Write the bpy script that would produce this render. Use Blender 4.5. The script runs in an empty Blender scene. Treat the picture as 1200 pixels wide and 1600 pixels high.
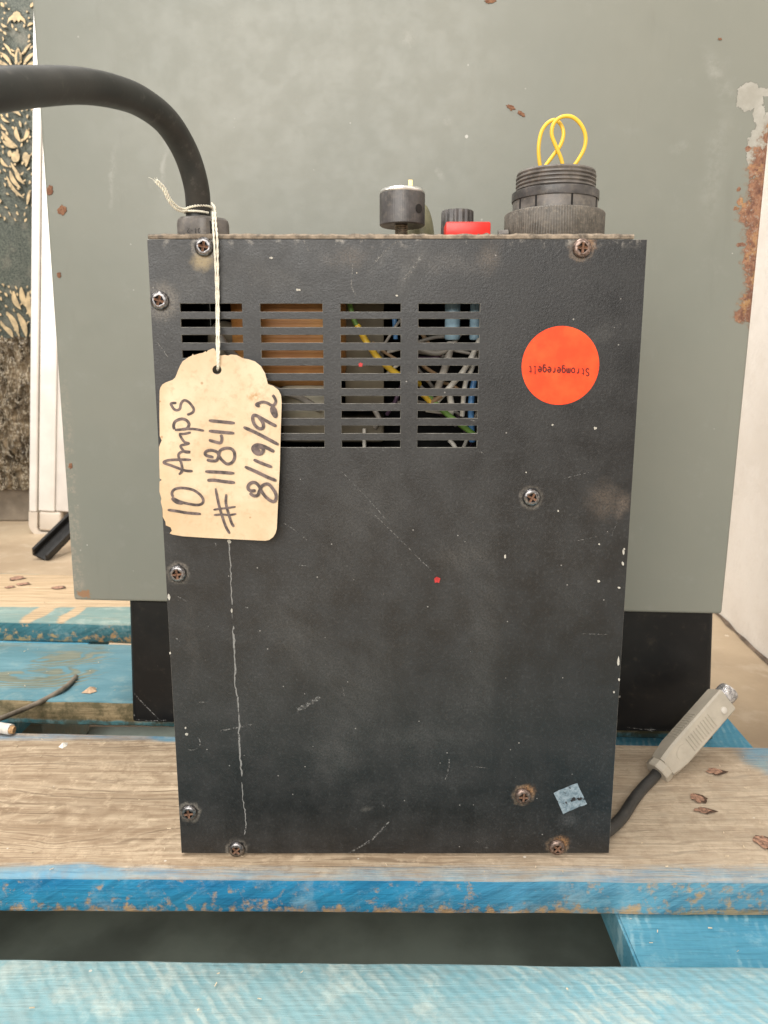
import bpy, bmesh, math, random
from mathutils import Vector, Matrix, noise as mnoise
from math import radians as R, sin, cos, tan, pi

random.seed(7)
S = bpy.context.scene
COL = S.collection

# ------------------------------------------------------------------ camera
TH = R(11.0)                 # looking slightly down
D, H = 0.3866, 0.2717        # distance to the front sheet of the box, height over the planks
FPX = 1200.0
cam = bpy.data.cameras.new('camera')
cam.sensor_fit = 'VERTICAL'; cam.sensor_height = 34.667; cam.lens = 26.0
cam.clip_start = 0.01; cam.clip_end = 60
cam.dof.use_dof = True; cam.dof.focus_distance = 0.405; cam.dof.aperture_fstop = 26
co = bpy.data.objects.new('camera', cam); COL.objects.link(co)
co.location = (0, -D, H); co.rotation_euler = (pi/2 - TH, 0, 0)
S.camera = co

# ------------------------------------------------------------------ light
w = bpy.data.worlds.new('World'); S.world = w; w.use_nodes = True
bg = w.node_tree.nodes['Background']
bg.inputs[0].default_value = (1.0, 0.955, 0.90, 1); bg.inputs[1].default_value = 0.27

def area(name, loc, target, sx, sy, power, col, spread=0):
    l = bpy.data.lights.new(name, 'AREA'); l.shape = 'RECTANGLE'; l.size = sx; l.size_y = sy
    l.energy = power; l.color = col
    if spread: l.spread = R(spread)
    o = bpy.data.objects.new(name, l); COL.objects.link(o); o.location = loc
    o.rotation_euler = (Vector(target) - Vector(loc)).to_track_quat('-Z', 'Y').to_euler()
area('window_light', (-0.55, -1.9, 1.25), (0, 0.1, 0.25), 2.0, 1.5, 68, (1.0, 0.965, 0.91))
area('skylight', (-0.4, 0.22, 2.3), (0, 0.05, 0.0), 1.2, 0.7, 48, (1.0, 0.97, 0.93))
area('side_window', (-1.75, 0.55, 1.9), (-0.45, 1.4, 0.95), 0.8, 1.0, 17, (1.0, 0.965, 0.91), 95)

vs = S.view_settings
S.display_settings.display_device = 'sRGB'
vs.view_transform = 'Standard'; vs.look = 'None'; vs.exposure = 0.0; vs.gamma = 1.0
vs.use_curve_mapping = False

# ------------------------------------------------------------------ helpers: picture -> place
def ray(px, py):
    u, v = (px-600)/FPX, (py-800)/FPX
    return Vector((u, cos(TH)-v*sin(TH), -sin(TH)-v*cos(TH)))
CAM = Vector((0, -D, H))
def P(px, py, dist):
    d = ray(px, py); return CAM + d*(dist/d.y)
def Q(px, py, z):
    d = ray(px, py); return CAM + d*((z-H)/d.z)
def depth(p):
    v = Vector(p)-CAM; return v.y*cos(TH) - v.z*sin(TH)
def Fp(px, py): return P(px, py, D)
def Zat(py, dist): return P(600, py, dist).z

def srgb(r, g, b):
    f = lambda c: (c/255/12.92) if c/255 <= 0.04045 else ((c/255+0.055)/1.055)**2.4
    return (f(r), f(g), f(b), 1)

# ------------------------------------------------------------------ helpers: objects
def root(name, loc, label, cat, group=None):
    o = bpy.data.objects.new(name, None); COL.objects.link(o)
    o.location = loc; o.empty_display_size = 0.02
    o['label'] = label; o['category'] = cat
    if group: o['group'] = group
    o['base'] = list(loc)
    return o
def base_of(o):
    while o is not None:
        if 'base' in o: return Vector(o['base'])
        o = o.parent
    return Vector((0, 0, 0))
def finish(name, bm, mats, parent=None, smooth=False, recalc=True, **props):
    """bmesh given in world coordinates -> one mesh object under its thing"""
    if recalc: bmesh.ops.recalc_face_normals(bm, faces=bm.faces)
    if parent is not None: bmesh.ops.translate(bm, verts=bm.verts, vec=-base_of(parent))
    me = bpy.data.meshes.new(name); bm.to_mesh(me); bm.free()
    for m in (mats if isinstance(mats, (list, tuple)) else [mats]): me.materials.append(m)
    if smooth is not False:
        if smooth is True: me.polygons.foreach_set('use_smooth', [True]*len(me.polygons))
        else:
            me.polygons.foreach_set('use_smooth', [True]*len(me.polygons))
            b2 = bmesh.new(); b2.from_mesh(me)
            for e in b2.edges:
                if len(e.link_faces) == 2 and e.calc_face_angle(0) > smooth: e.smooth = False
            b2.to_mesh(me); b2.free()
    o = bpy.data.objects.new(name, me); COL.objects.link(o)
    if parent is not None: o.parent = parent
    for k, v in props.items(): o[k] = v
    return o
def loose(name, bm, mats, label, cat, base, smooth=False, group=None):
    """a thing that is one mesh, origin at its base"""
    bmesh.ops.recalc_face_normals(bm, faces=bm.faces)
    bmesh.ops.translate(bm, verts=bm.verts, vec=-Vector(base))
    me = bpy.data.meshes.new(name); bm.to_mesh(me); bm.free(); me.materials.append(mats)
    if smooth: me.polygons.foreach_set('use_smooth', [True]*len(me.polygons))
    o = bpy.data.objects.new(name, me); COL.objects.link(o); o.location = base
    o['label'] = label; o['category'] = cat
    if group: o['group'] = group
    return o

def catmull(pts, n=8):
    pts = [Vector(p) for p in pts]
    if len(pts) < 3: return [pts[0].lerp(pts[1], i/n) for i in range(n+1)]
    out = []
    for i in range(len(pts)-1):
        p0 = pts[i-1] if i else pts[0]*2-pts[1]
        p1, p2 = pts[i], pts[i+1]
        p3 = pts[i+2] if i+2 < len(pts) else pts[-1]*2-pts[-2]
        for k in range(n):
            t = k/n
            out.append(0.5*((2*p1)+(p2-p0)*t+(2*p0-5*p1+4*p2-p3)*t*t+(3*p1-p0-3*p2+p3)*t**3))
    out.append(pts[-1]); return out
def tube(bm, path, r, n=12, cap=True, mi=0):
    path = [Vector(p) for p in path]
    rings = []; nrm = None
    for i, p in enumerate(path):
        t = (path[min(i+1, len(path)-1)]-path[max(i-1, 0)]).normalized()
        if nrm is None:
            nrm = t.orthogonal().normalized()
        nrm = (nrm - t*nrm.dot(t)).normalized()
        b = t.cross(nrm)
        rr = r(i/(len(path)-1)) if callable(r) else r
        rings.append([bm.verts.new(p+(nrm*cos(2*pi*k/n)+b*sin(2*pi*k/n))*rr) for k in range(n)])
    for a, b in zip(rings, rings[1:]):
        for k in range(n):
            f = bm.faces.new((a[k], a[(k+1) % n], b[(k+1) % n], b[k])); f.material_index = mi
    if cap:
        bm.faces.new(rings[0][::-1]).material_index = mi; bm.faces.new(rings[-1]).material_index = mi
def lathe(bm, c, prof, n=48, mi=0, ribs=None, cap=True):
    """prof: list of (radius, z); ribs: {index: (count, depth)} cuts flutes in that ring"""
    rings = []
    for i, (r, z) in enumerate(prof):
        ring = []
        for k in range(n):
            a = 2*pi*k/n; rr = r
            if ribs and i in ribs:
                cnt, dp = ribs[i]
                rr = r - dp*(0.5+0.5*cos(cnt*a))
            ring.append(bm.verts.new((c[0]+rr*cos(a), c[1]+rr*sin(a), z)))
        rings.append(ring)
    for a, b in zip(rings, rings[1:]):
        for k in range(n):
            bm.faces.new((a[k], a[(k+1) % n], b[(k+1) % n], b[k])).material_index = mi
    if cap:
        bm.faces.new(rings[0][::-1]).material_index = mi; bm.faces.new(rings[-1]).material_index = mi
def box(bm, lo, hi, bev=0, seg=2, mat=None, mi=0):
    lo, hi = Vector(lo), Vector(hi)
    b2 = bmesh.new(); bmesh.ops.create_cube(b2, size=1)
    for v in b2.verts:
        v.co = Vector(((lo[i]+hi[i])/2+v.co[i]*(hi[i]-lo[i]) for i in range(3)))
    if bev: bmesh.ops.bevel(b2, geom=b2.edges[:], offset=bev, segments=seg, affect='EDGES', profile=0.5)
    if mat is not None: bmesh.ops.transform(b2, matrix=mat, verts=b2.verts)
    mp = {v: bm.verts.new(v.co) for v in b2.verts}
    for f in b2.faces:
        nf = bm.faces.new([mp[v] for v in f.verts]); nf.material_index = mi
    b2.free()
def prism(bm, pts, vec, mi=0):
    """closed outline (list of 3-D points) pushed along vec"""
    vec = Vector(vec)
    a = [bm.verts.new(Vector(p)) for p in pts]; b = [bm.verts.new(Vector(p)+vec) for p in pts]
    e1 = [bm.edges.new((a[i], a[(i+1) % len(a)])) for i in range(len(a))]
    g = bmesh.ops.triangle_fill(bm, edges=e1, use_beauty=True)
    e2 = [bm.edges.new((b[i], b[(i+1) % len(b)])) for i in range(len(b))]
    bmesh.ops.triangle_fill(bm, edges=e2, use_beauty=True)
    for i in range(len(a)):
        j = (i+1) % len(a); bm.faces.new((a[i], a[j], b[j], b[i]))
def ragged(pts, amp, it=3, seed=1):
    rnd = random.Random(seed)
    pts = [Vector((p[0], p[1])) for p in pts]
    for _ in range(it):
        out = []
        for i, p in enumerate(pts):
            q = pts[(i+1) % len(pts)]; d = q-p
            m = (p+q)/2
            if d.length > 1.2: m += Vector((-d.y, d.x)).normalized()*rnd.uniform(-1, 1)*min(amp, d.length*0.3)
            out += [p, m]
        pts = out; amp *= 0.6
    return [(p.x, p.y) for p in pts]
def round_spot(cx, cy, rx, ry, n=12, j=0.35, seed=1, rot=0):
    rnd = random.Random(seed); o = []
    for k in range(n):
        a = 2*pi*k/n; q = 1+rnd.uniform(-j, j)
        x, y = rx*q*cos(a), ry*q*sin(a)
        o.append((cx+x*cos(rot)-y*sin(rot), cy+x*sin(rot)+y*cos(rot)))
    return o

# ------------------------------------------------------------------ helpers: materials
class M:
    def __init__(s, name):
        s.m = bpy.data.materials.new(name); s.m.use_nodes = True
        s.t = s.m.node_tree; s.b = s.t.nodes['Principled BSDF']; s.out = s.t.nodes['Material Output']
        s._c = None
    def n(s, typ, **kw):
        nd = s.t.nodes.new(typ)
        for k, v in kw.items(): setattr(nd, k, v)
        return nd
    def put(s, sock, v):
        if isinstance(v, bpy.types.NodeSocket): s.t.links.new(v, sock)
        elif v is not None:
            if sock.type == 'RGBA' and not hasattr(v, '__len__'): v = (v, v, v, 1)
            if sock.type == 'RGBA' and len(v) == 3: v = (*v, 1)
            sock.default_value = v
    @property
    def co(s):
        if s._c is None: s._c = s.n('ShaderNodeTexCoord').outputs['Object']
        return s._c
    def map(s, loc=(0, 0, 0), rot=(0, 0, 0), sc=(1, 1, 1), v=None, typ='POINT'):
        nd = s.n('ShaderNodeMapping', vector_type=typ); s.put(nd.inputs[0], v or s.co)
        nd.inputs[1].default_value = loc; nd.inputs[2].default_value = rot; nd.inputs[3].default_value = sc
        return nd.outputs[0]
    def noise(s, scale, detail=4, rough=0.55, v=None, dist=0, col=False):
        nd = s.n('ShaderNodeTexNoise'); s.put(nd.inputs['Vector'], v or s.co)
        nd.inputs['Scale'].default_value = scale; nd.inputs['Detail'].default_value = detail
        nd.inputs['Roughness'].default_value = rough; nd.inputs['Distortion'].default_value = dist
        return nd.outputs[1 if col else 0]
    def wave(s, scale, dist=3, detail=2, dscale=1, v=None, direction='X', rough=0.5):
        nd = s.n('ShaderNodeTexWave', bands_direction=direction); s.put(nd.inputs['Vector'], v or s.co)
        nd.inputs['Scale'].default_value = scale; nd.inputs['Distortion'].default_value = dist
        nd.inputs['Detail'].default_value = detail; nd.inputs['Detail Scale'].default_value = dscale
        return nd.outputs['Fac']
    def math(s, op, a, b=0.0, c=0.0, clamp=False):
        nd = s.n('ShaderNodeMath', operation=op, use_clamp=clamp)
        s.put(nd.inputs[0], a); s.put(nd.inputs[1], b); s.put(nd.inputs[2], c)
        return nd.outputs[0]
    def add(s, *a):
        r = a[0]
        for x in a[1:]: r = s.math('ADD', r, x)
        return r
    def mul(s, *a):
        r = a[0]
        for x in a[1:]: r = s.math('MULTIPLY', r, x)
        return r
    def rng(s, v, a, b, c=0.0, d=1.0, smooth=True):
        nd = s.n('ShaderNodeMapRange', interpolation_type='SMOOTHSTEP' if smooth else 'LINEAR', clamp=True)
        s.put(nd.inputs[0], v)
        for i, x in enumerate((a, b, c, d)): nd.inputs[1+i].default_value = x
        return nd.outputs[0]
    def mix(s, f, a, b, mode='MIX'):
        nd = s.n('ShaderNodeMix', data_type='RGBA', blend_type=mode)
        s.put(nd.inputs[0], f); s.put(nd.inputs[6], a); s.put(nd.inputs[7], b)
        return nd.outputs[2]
    def xyz(s, v=None):
        nd = s.n('ShaderNodeSeparateXYZ'); s.put(nd.inputs[0], v or s.co); return nd.outputs
    def blob(s, c, r, rot=(0, 0, 0), lo=0.5, hi=1.0, v=None):
        """1 inside an ellipsoid, fading to 0 at its rim"""
        m = s.map(c, rot, r, v=v, typ='TEXTURE')
        nd = s.n('ShaderNodeVectorMath', operation='LENGTH'); s.put(nd.inputs[0], m)
        return s.rng(nd.outputs['Value'], lo, hi, 1, 0)
    def warp(s, amount, scale, v=None):
        nz = s.noise(scale, 3, v=v, col=True)
        a = s.n('ShaderNodeVectorMath', operation='SUBTRACT'); s.put(a.inputs[0], nz); a.inputs[1].default_value = (.5, .5, .5)
        b = s.n('ShaderNodeVectorMath', operation='SCALE'); s.put(b.inputs[0], a.outputs[0]); b.inputs['Scale'].default_value = amount
        c = s.n('ShaderNodeVectorMath', operation='ADD'); s.put(c.inputs[0], v or s.co); s.put(c.inputs[1], b.outputs[0])
        return c.outputs[0]
    def specks(s, scale, size, rare, v=None):
        """small dots, about one in (1-rare) cells"""
        nd = s.n('ShaderNodeTexVoronoi'); s.put(nd.inputs['Vector'], v or s.co); nd.inputs['Scale'].default_value = scale
        sp = s.n('ShaderNodeSeparateColor'); s.put(sp.inputs[0], nd.outputs['Color'])
        sz = s.mul(s.math('GREATER_THAN', sp.outputs[0], rare), s.math('MULTIPLY_ADD', sp.outputs[1], size*0.8, size*0.35))
        return s.math('LESS_THAN', nd.outputs['Distance'], sz)
    def bump(s, h, strength=0.3, dist=0.001, prev=None):
        nd = s.n('ShaderNodeBump'); nd.inputs['Strength'].default_value = strength; nd.inputs['Distance'].default_value = dist
        s.put(nd.inputs['Height'], h)
        if prev: s.put(nd.inputs['Normal'], prev)
        s.t.links.new(nd.outputs[0], s.b.inputs['Normal']); return nd.outputs[0]
    def set(s, **kw):
        for k, v in kw.items():
            s.put(s.b.inputs[{'color': 'Base Color', 'rough': 'Roughness', 'metal': 'Metallic', 'spec': 'Specular IOR Level',
                              'alpha': 'Alpha', 'trans': 'Transmission Weight', 'ior': 'IOR', 'coat': 'Coat Weight', 'sss': 'Subsurface Weight'}[k]], v)
        return s

def simple(name, col, rough=0.5, metal=0.0, var=0.25, scale=60, bump=0.0, bscale=600, dust=0.0, dustcol=(0.42, 0.38, 0.33, 1)):
    m = M(name); n1 = m.noise(scale, 5)
    dk = tuple(c*(1-var) for c in col[:3]); lt = tuple(min(1, c*(1+var)) for c in col[:3])
    c = m.mix(m.rng(n1, .3, .7), dk, lt)
    if dust: c = m.mix(m.mul(m.rng(m.noise(scale*3.1, 6, .7), .45, .8), dust), c, dustcol)
    m.set(color=c, rough=m.rng(n1, .3, .7, rough*0.85, min(1, rough*1.15)), metal=metal)
    if bump: m.bump(m.noise(bscale, 3), bump, 0.0004)
    return m.m

# ================================================================== materials
# --- black powder-coated front sheet with its dust, smears and screw stains
SCREWS = [(319, 386, 0), (250, 470, 0), (278, 896, 0), (296, 1269, 0), (370, 1326, 0), (830, 777, 0), (817, 1243, 1), (870, 1323, 1), (909, 388, 1)]
def panel_material():
    m = M('black_powder_coat'); wv = m.warp(0.012, 90); wf = m.warp(0.004, 300)
    big = m.noise(14, 5, .6); mid = m.noise(55, 6, .65); fine = m.noise(950, 6, .8); streak = m.noise(1, 5, .65, v=m.map(sc=(60, 1, 190), v=m.map(rot=(0, -.75, 0))))
    base = m.mix(m.rng(mid, .3, .7), (0.0042, 0.0045, 0.0052), (0.0105, 0.0106, 0.0112))
    x, y, z = m.xyz()
    # rubbed dust: whole left field, less on the smooth strip at right
    strip = m.rng(m.add(x, m.mul(m.math('SUBTRACT', mid, .5), 0.012)), Fp(772, 800).x, Fp(786, 800).x, 1, .35)
    dust = m.mul(m.rng(big, .32, .78), m.rng(fine, .36, .64, .1, 1), m.rng(streak, .30, .66, .5, 1), strip, .46)
    dc = m.mix(dust, base, (0.095, 0.094, 0.091))
    def sm(px, py, rx, ry, rot, amt, col, v=wv, lo=.0):
        nonlocal dc
        c = Fp(px, py); k = 0.000335
        b = m.blob((c.x, 0, c.z), (rx*k, 1, ry*k), (0, rot, 0), lo, 1.0, v=v)
        dc = m.mix(m.mul(b, amt, m.rng(fine, .36, .64, .15, 1), m.rng(streak, .3, .62, .45, 1), 1.15), dc, col)
    g = (0.12, 0.117, 0.11); br = (0.15, 0.115, 0.085)
    sm(945, 782, 40, 44, 0, .95, (0.10, 0.075, 0.056)); sm(972, 790, 18, 32, 0, .7, (0.2, 0.15, 0.115))
    sm(700, 410, 110, 28, .1, .35, (0.13, 0.115, 0.1)); sm(765, 405, 26, 34, 0, .6, br); sm(545, 400, 50, 22, 0, .45, br)
    sm(640, 420, 14, 60, .55, .5, g); sm(600, 405, 8, 40, .7, .45, g)
    sm(310, 430, 60, 46, 0, .35, g); sm(420, 430, 80, 30, .4, .3, (0.11, 0.1, 0.085))
    sm(560, 800, 120, 90, -.6, .25, g); sm(720, 870, 60, 40, 0, .32, g); sm(760, 1000, 40, 170, .08, .22, g)
    sm(560, 1080, 90, 130, .6, .3, g); sm(520, 1180, 60, 60, 0, .3, g); sm(480, 1010, 120, 60, .8, .22, g)
    sm(570, 1265, 14, 10, 0, .5, (0.16, 0.15, 0.13)); sm(940, 520, 40, 16, -.5, .25, g)
    sm(650, 1150, 140, 26, 0, .22, g); sm(900, 900, 60, 130, .1, .12, g); sm(890, 1280, 26, 22, 0, .3, (0.2, 0.2, 0.2))
    sm(670, 590, 90, 12, 0, .3, g); sm(300, 1010, 16, 120, 0, .2, (0.1, 0.09, 0.08))
    # residue rings round the screws
    for i, (px, py, rust) in enumerate(SCREWS):
        c = Fp(px, py)
        mp = m.map((c.x, 0, c.z), (0, 0, 0), (1, 1, 1), v=wf, typ='TEXTURE')
        sp = m.n('ShaderNodeVectorMath', operation='LENGTH'); s2 = m.map(sc=(1, 0, 1), v=mp); m.put(sp.inputs[0], s2)
        L = sp.outputs['Value']
        ring = m.mul(m.rng(L, .0040, .0050, 0, 1), m.rng(L, .0052, .0072 if i != 1 else .0125, 1, 0), m.rng(fine, .36, .62, .15, 1), m.rng(mid, .36, .6, .25, 1))
        dc = m.mix(m.mul(ring, .6 if i != 1 else .5), dc, (0.33, 0.29, 0.24) if not rust else (0.36, 0.25, 0.16))
        if rust:
            b = m.blob((c.x+.0024, 0, c.z+.0026), (.006, 1, .0055), v=wf, lo=.3)
            dc = m.mix(m.mul(b, m.rng(fine, .36, .6), .8), dc, (0.36, 0.18, 0.07))
        if i == 0:
            b = m.blob((c.x-.001, 0, c.z-.0065), (.008, 1, .006), v=wf, lo=.2)
            dc = m.mix(m.mul(b, m.rng(mid, .42, .55), .8), dc, (0.38, 0.29, 0.15))
    peb = m.noise(520, 3, .6)
    dc = m.mix(m.mul(m.rng(peb, .52, .66), m.rng(big, .3, .7, .35, 1), .34), dc, (0.062, 0.063, 0.064))  # pale mottle paints the sparkle of the pebbled coat into the colour
    # pits, pale grains
    dc = m.mix(m.mul(m.rng(m.noise(900, 3, .6), .58, .68), .6), dc, (0.004, 0.004, 0.004))
    dc = m.mix(m.mul(m.specks(95, .034, .78), .6), dc, (0.5, 0.47, 0.42))
    dc = m.mix(m.mul(m.specks(260, .085, .86, v=m.map((.3, .1, .2))), .55), dc, (0.42, 0.40, 0.37))
    dc = m.mix(m.mul(m.specks(42, .026, .84, v=m.map((.7, .2, .5))), .8), dc, (0.68, 0.6, 0.48))
    # scuffed upper rim
    rim = m.mul(m.rng(z, Fp(600, 392).z, Fp(600, 374).z, 0, 1), m.rng(m.noise(160, 5, .7), .52, .66))
    dc = m.mix(m.mul(rim, .6), dc, (0.36, 0.33, 0.29))
    m.set(color=dc, rough=m.rng(mid, .3, .7, .36, .52), spec=.72)
    grain = m.noise(820, 4, .7)
    b1 = m.bump(grain, .38, .0004)
    return m.m
M_PANEL = panel_material()
M_EDGE = simple('bare_sheet_edge', (0.20, 0.19, 0.17), .45, .2, .45, 260)
M_EDGE_DARK = simple('worn_black_edge', (0.10, 0.10, 0.10), .45, 0, .5, 200)
M_TOP = simple('dusty_lightened_top', (0.22, 0.175, 0.13), .8, 0, .55, 240, .4, 700, .45, (0.45, 0.37, 0.28, 1))  # dust tone, raised further to paint in light caught by the front edge
M_INSIDE = simple('dark_inner_metal', (0.012, 0.011, 0.010), .7, 0, .3, 40)
M_ZINC = simple('zinc_screw', (0.24, 0.23, 0.23), .34, 1, .5, 600)
M_RUSTZINC = simple('rusty_screw', (0.26, 0.19, 0.16), .42, .85, .5, 700)
M_RECESS = simple('rusty_recess', (0.22, 0.12, 0.075), .8, .1, .5, 900)
M_BLACKPLASTIC = simple('black_plastic_dusty', (0.068, 0.063, 0.062), .38, 0, .4, 90, .2, 900, .35, (0.30, 0.26, 0.21, 1))
M_DUSTYPLASTIC = simple('grey_dusty_plastic', (0.145, 0.132, 0.122), .4, 0, .35, 120, .2, 900, .5, (0.33, 0.28, 0.22, 1))
M_KNURL = simple('dusty_knurled_ring', (0.10, 0.088, 0.074), .5, 0, .3, 200, .2, 900, .6, (0.30, 0.25, 0.19, 1))
M_ALU = simple('brushed_aluminium', (0.80, 0.79, 0.77), .32, .9, .12, 150)
M_BRASS = simple('brass_pin', (0.72, 0.56, 0.26), .35, .6, .2, 200)
M_THREAD = simple('dull_steel_thread', (0.30, 0.26, 0.20), .5, .6, .4, 400)
M_KHAKI = simple('khaki_plastic', (0.23, 0.22, 0.13), .45, 0, .25, 90)
M_RED = simple('red_plastic_button', (0.78, 0.035, 0.025), .35, 0, .1, 120)
M_YELLOW = simple('yellow_wire', (0.90, 0.58, 0.055), .4, 0, .06, 80)
M_GREENW = simple('green_wire', (0.16, 0.30, 0.06), .45, 0, .1, 80)
M_WHITEW = simple('white_wire', (0.72, 0.68, 0.60), .45, 0, .1, 80)
M_GREYW = simple('grey_wire', (0.36, 0.33, 0.29), .5, 0, .2, 80)
M_BLUEW = simple('blue_wire', (0.10, 0.26, 0.52), .4, 0, .1, 80)
M_PURPLEW = simple('purple_wire', (0.10, 0.06, 0.10), .4, 0, .1, 80)
M_BROWNW = simple('brown_wire', (0.34, 0.22, 0.12), .5, 0, .2, 80)
M_CAP = simple('blue_capacitor_sleeve', (0.36, 0.55, 0.68), .3, 0, .25, 120)
M_OLIVE = simple('olive_card', (0.17, 0.145, 0.10), .7, 0, .25, 60)
M_TAPE = simple('pale_winding_tape', (0.40, 0.37, 0.28), .5, 0, .25, 60)
def coil():
    m = M('lacquered_copper_winding')
    n = m.noise(40, 4); wv = m.wave(420, 1.2, 2, 1, direction='Z')
    c = m.mix(m.rng(n, .3, .7), (0.42, 0.17, 0.045), (0.62, 0.30, 0.09))
    m.set(color=m.mix(m.mul(wv, .25), c, (0.28, 0.11, 0.03)), rough=.42); m.bump(wv, .3, .0003); return m.m
M_COIL = coil()
def rubber():
    m = M('black_rubber_cable'); n = m.noise(26, 6, .65); f = m.noise(160, 5, .7)
    c = m.mix(m.rng(n, .4, .72), (0.016, 0.016, 0.016), (0.05, 0.048, 0.044))
    c = m.mix(m.mul(m.rng(f, .55, .75), .45), c, (0.16, 0.15, 0.135))
    m.set(color=c, rough=m.rng(n, .3, .7, .34, .52)); m.bump(f, .2, .0003); return m.m
M_RUBBER = rubber()
def sticker():
    m = M('fluorescent_orange_paper'); n = m.noise(110, 5)
    c = m.mix(m.rng(n, .35, .7), (1.0, 0.060, 0.006), (1.0, 0.095, 0.014))
    c = m.mix(m.mul(m.rng(m.noise(45, 6, .7), .55, .75), .35), c, (0.75, 0.05, 0.01)); c = m.mix(m.mul(m.specks(130, .07, .85), .7), c, (0.8, 0.6, 0.5))
    m.set(color=c, rough=.5); return m.m
M_STICKER = sticker()
M_INKRED = simple('dark_red_print', (0.115, 0.008, 0.004), .6, 0, .2, 300)
M_FLECKRED = simple('red_paint_fleck', (0.50, 0.03, 0.03), .5, 0, .2, 600)
def remnant():
    m = M('torn_silver_sticker'); n = m.noise(330, 5, .7)
    c = m.mix(m.rng(n, .35, .65), (0.16, 0.22, 0.26), (0.38, 0.45, 0.50))
    c = m.mix(m.rng(m.noise(190, 4, .6, v=m.map((.3, .1, .7))), .56, .62), c, (0.035, 0.028, 0.028))
    m.set(color=c, rough=.4, metal=.2); return m.m
M_REMNANT = remnant()
def faded(name, col, thr, sc):
    m = M(name); n = m.noise(sc, 4, .7)
    m.set(color=col, rough=.7, alpha=m.rng(n, thr-.06, thr+.12)); return m.m
M_SCRATCH = faded('rubbed_scratch', (0.20, 0.195, 0.185, 1), .50, 620)
M_DRIP = faded('dried_white_drip', (0.235, 0.23, 0.22, 1), .36, 500)
M_FLECK = simple('pale_grit', (0.52, 0.49, 0.43), .7, 0, .2, 900)

# --- paper tag
TBASE = Vector((P(340, 578, .3835).x, P(340, 578, .3835).y, P(345, 840, .381).z))
def paper():
    m = M('aged_manila_paper'); n = m.noise(30, 5, .6); f = m.noise(260, 5, .65)
    c = m.mix(m.rng(n, .32, .7), (0.72, 0.53, 0.34), (0.82, 0.665, 0.47))
    c = m.mix(m.mul(m.rng(f, .50, .72), .5), c, (0.60, 0.40, 0.235)); c = m.mix(m.mul(m.rng(m.noise(75, 6, .7), .52, .72), .4), c, (0.62, 0.43, 0.26))
    a = P(398, 620, .38)-TBASE; q0 = lambda px, py: P(px, py, .38)-TBASE
    wv = m.warp(.006, 240)
    c = m.mix(m.mul(m.blob((a.x, a.y, a.z), (.0050, 1, .0040), v=wv, lo=.2), m.rng(f, .40, .55), .8), c, (0.50, 0.29, 0.12))
    x, y, z = m.xyz()
    lower = m.rng(m.add(z, m.mul(m.math('SUBTRACT', n, .5), .01)), q0(350, 785).z, q0(350, 776).z, 1, 0)
    c = m.mix(m.mul(lower, .3), c, (0.66, 0.47, 0.27))
    left = m.rng(m.add(x, m.mul(m.math('SUBTRACT', n, .5), .015)), q0(250, 700).x, q0(278, 700).x, 1, 0)
    c = m.mix(m.mul(left, .45), c, (0.70, 0.46, 0.26))
    c = m.mix(m.mul(m.specks(140, .10, .86), .6), c, (0.42, 0.24, 0.11))
    m.set(color=c, rough=.75)
    b = m.bump(n, .35, .0025); m.bump(f, .2, .0003, prev=b); return m.m
M_PAPER = paper()
M_INK = simple('grey_marker_ink', (0.135, 0.10, 0.092), .7, 0, .6, 330)
M_STRING = simple('cotton_twine', (0.95, 0.86, 0.73), .85, 0, .15, 700, .5, 2500)

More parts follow.
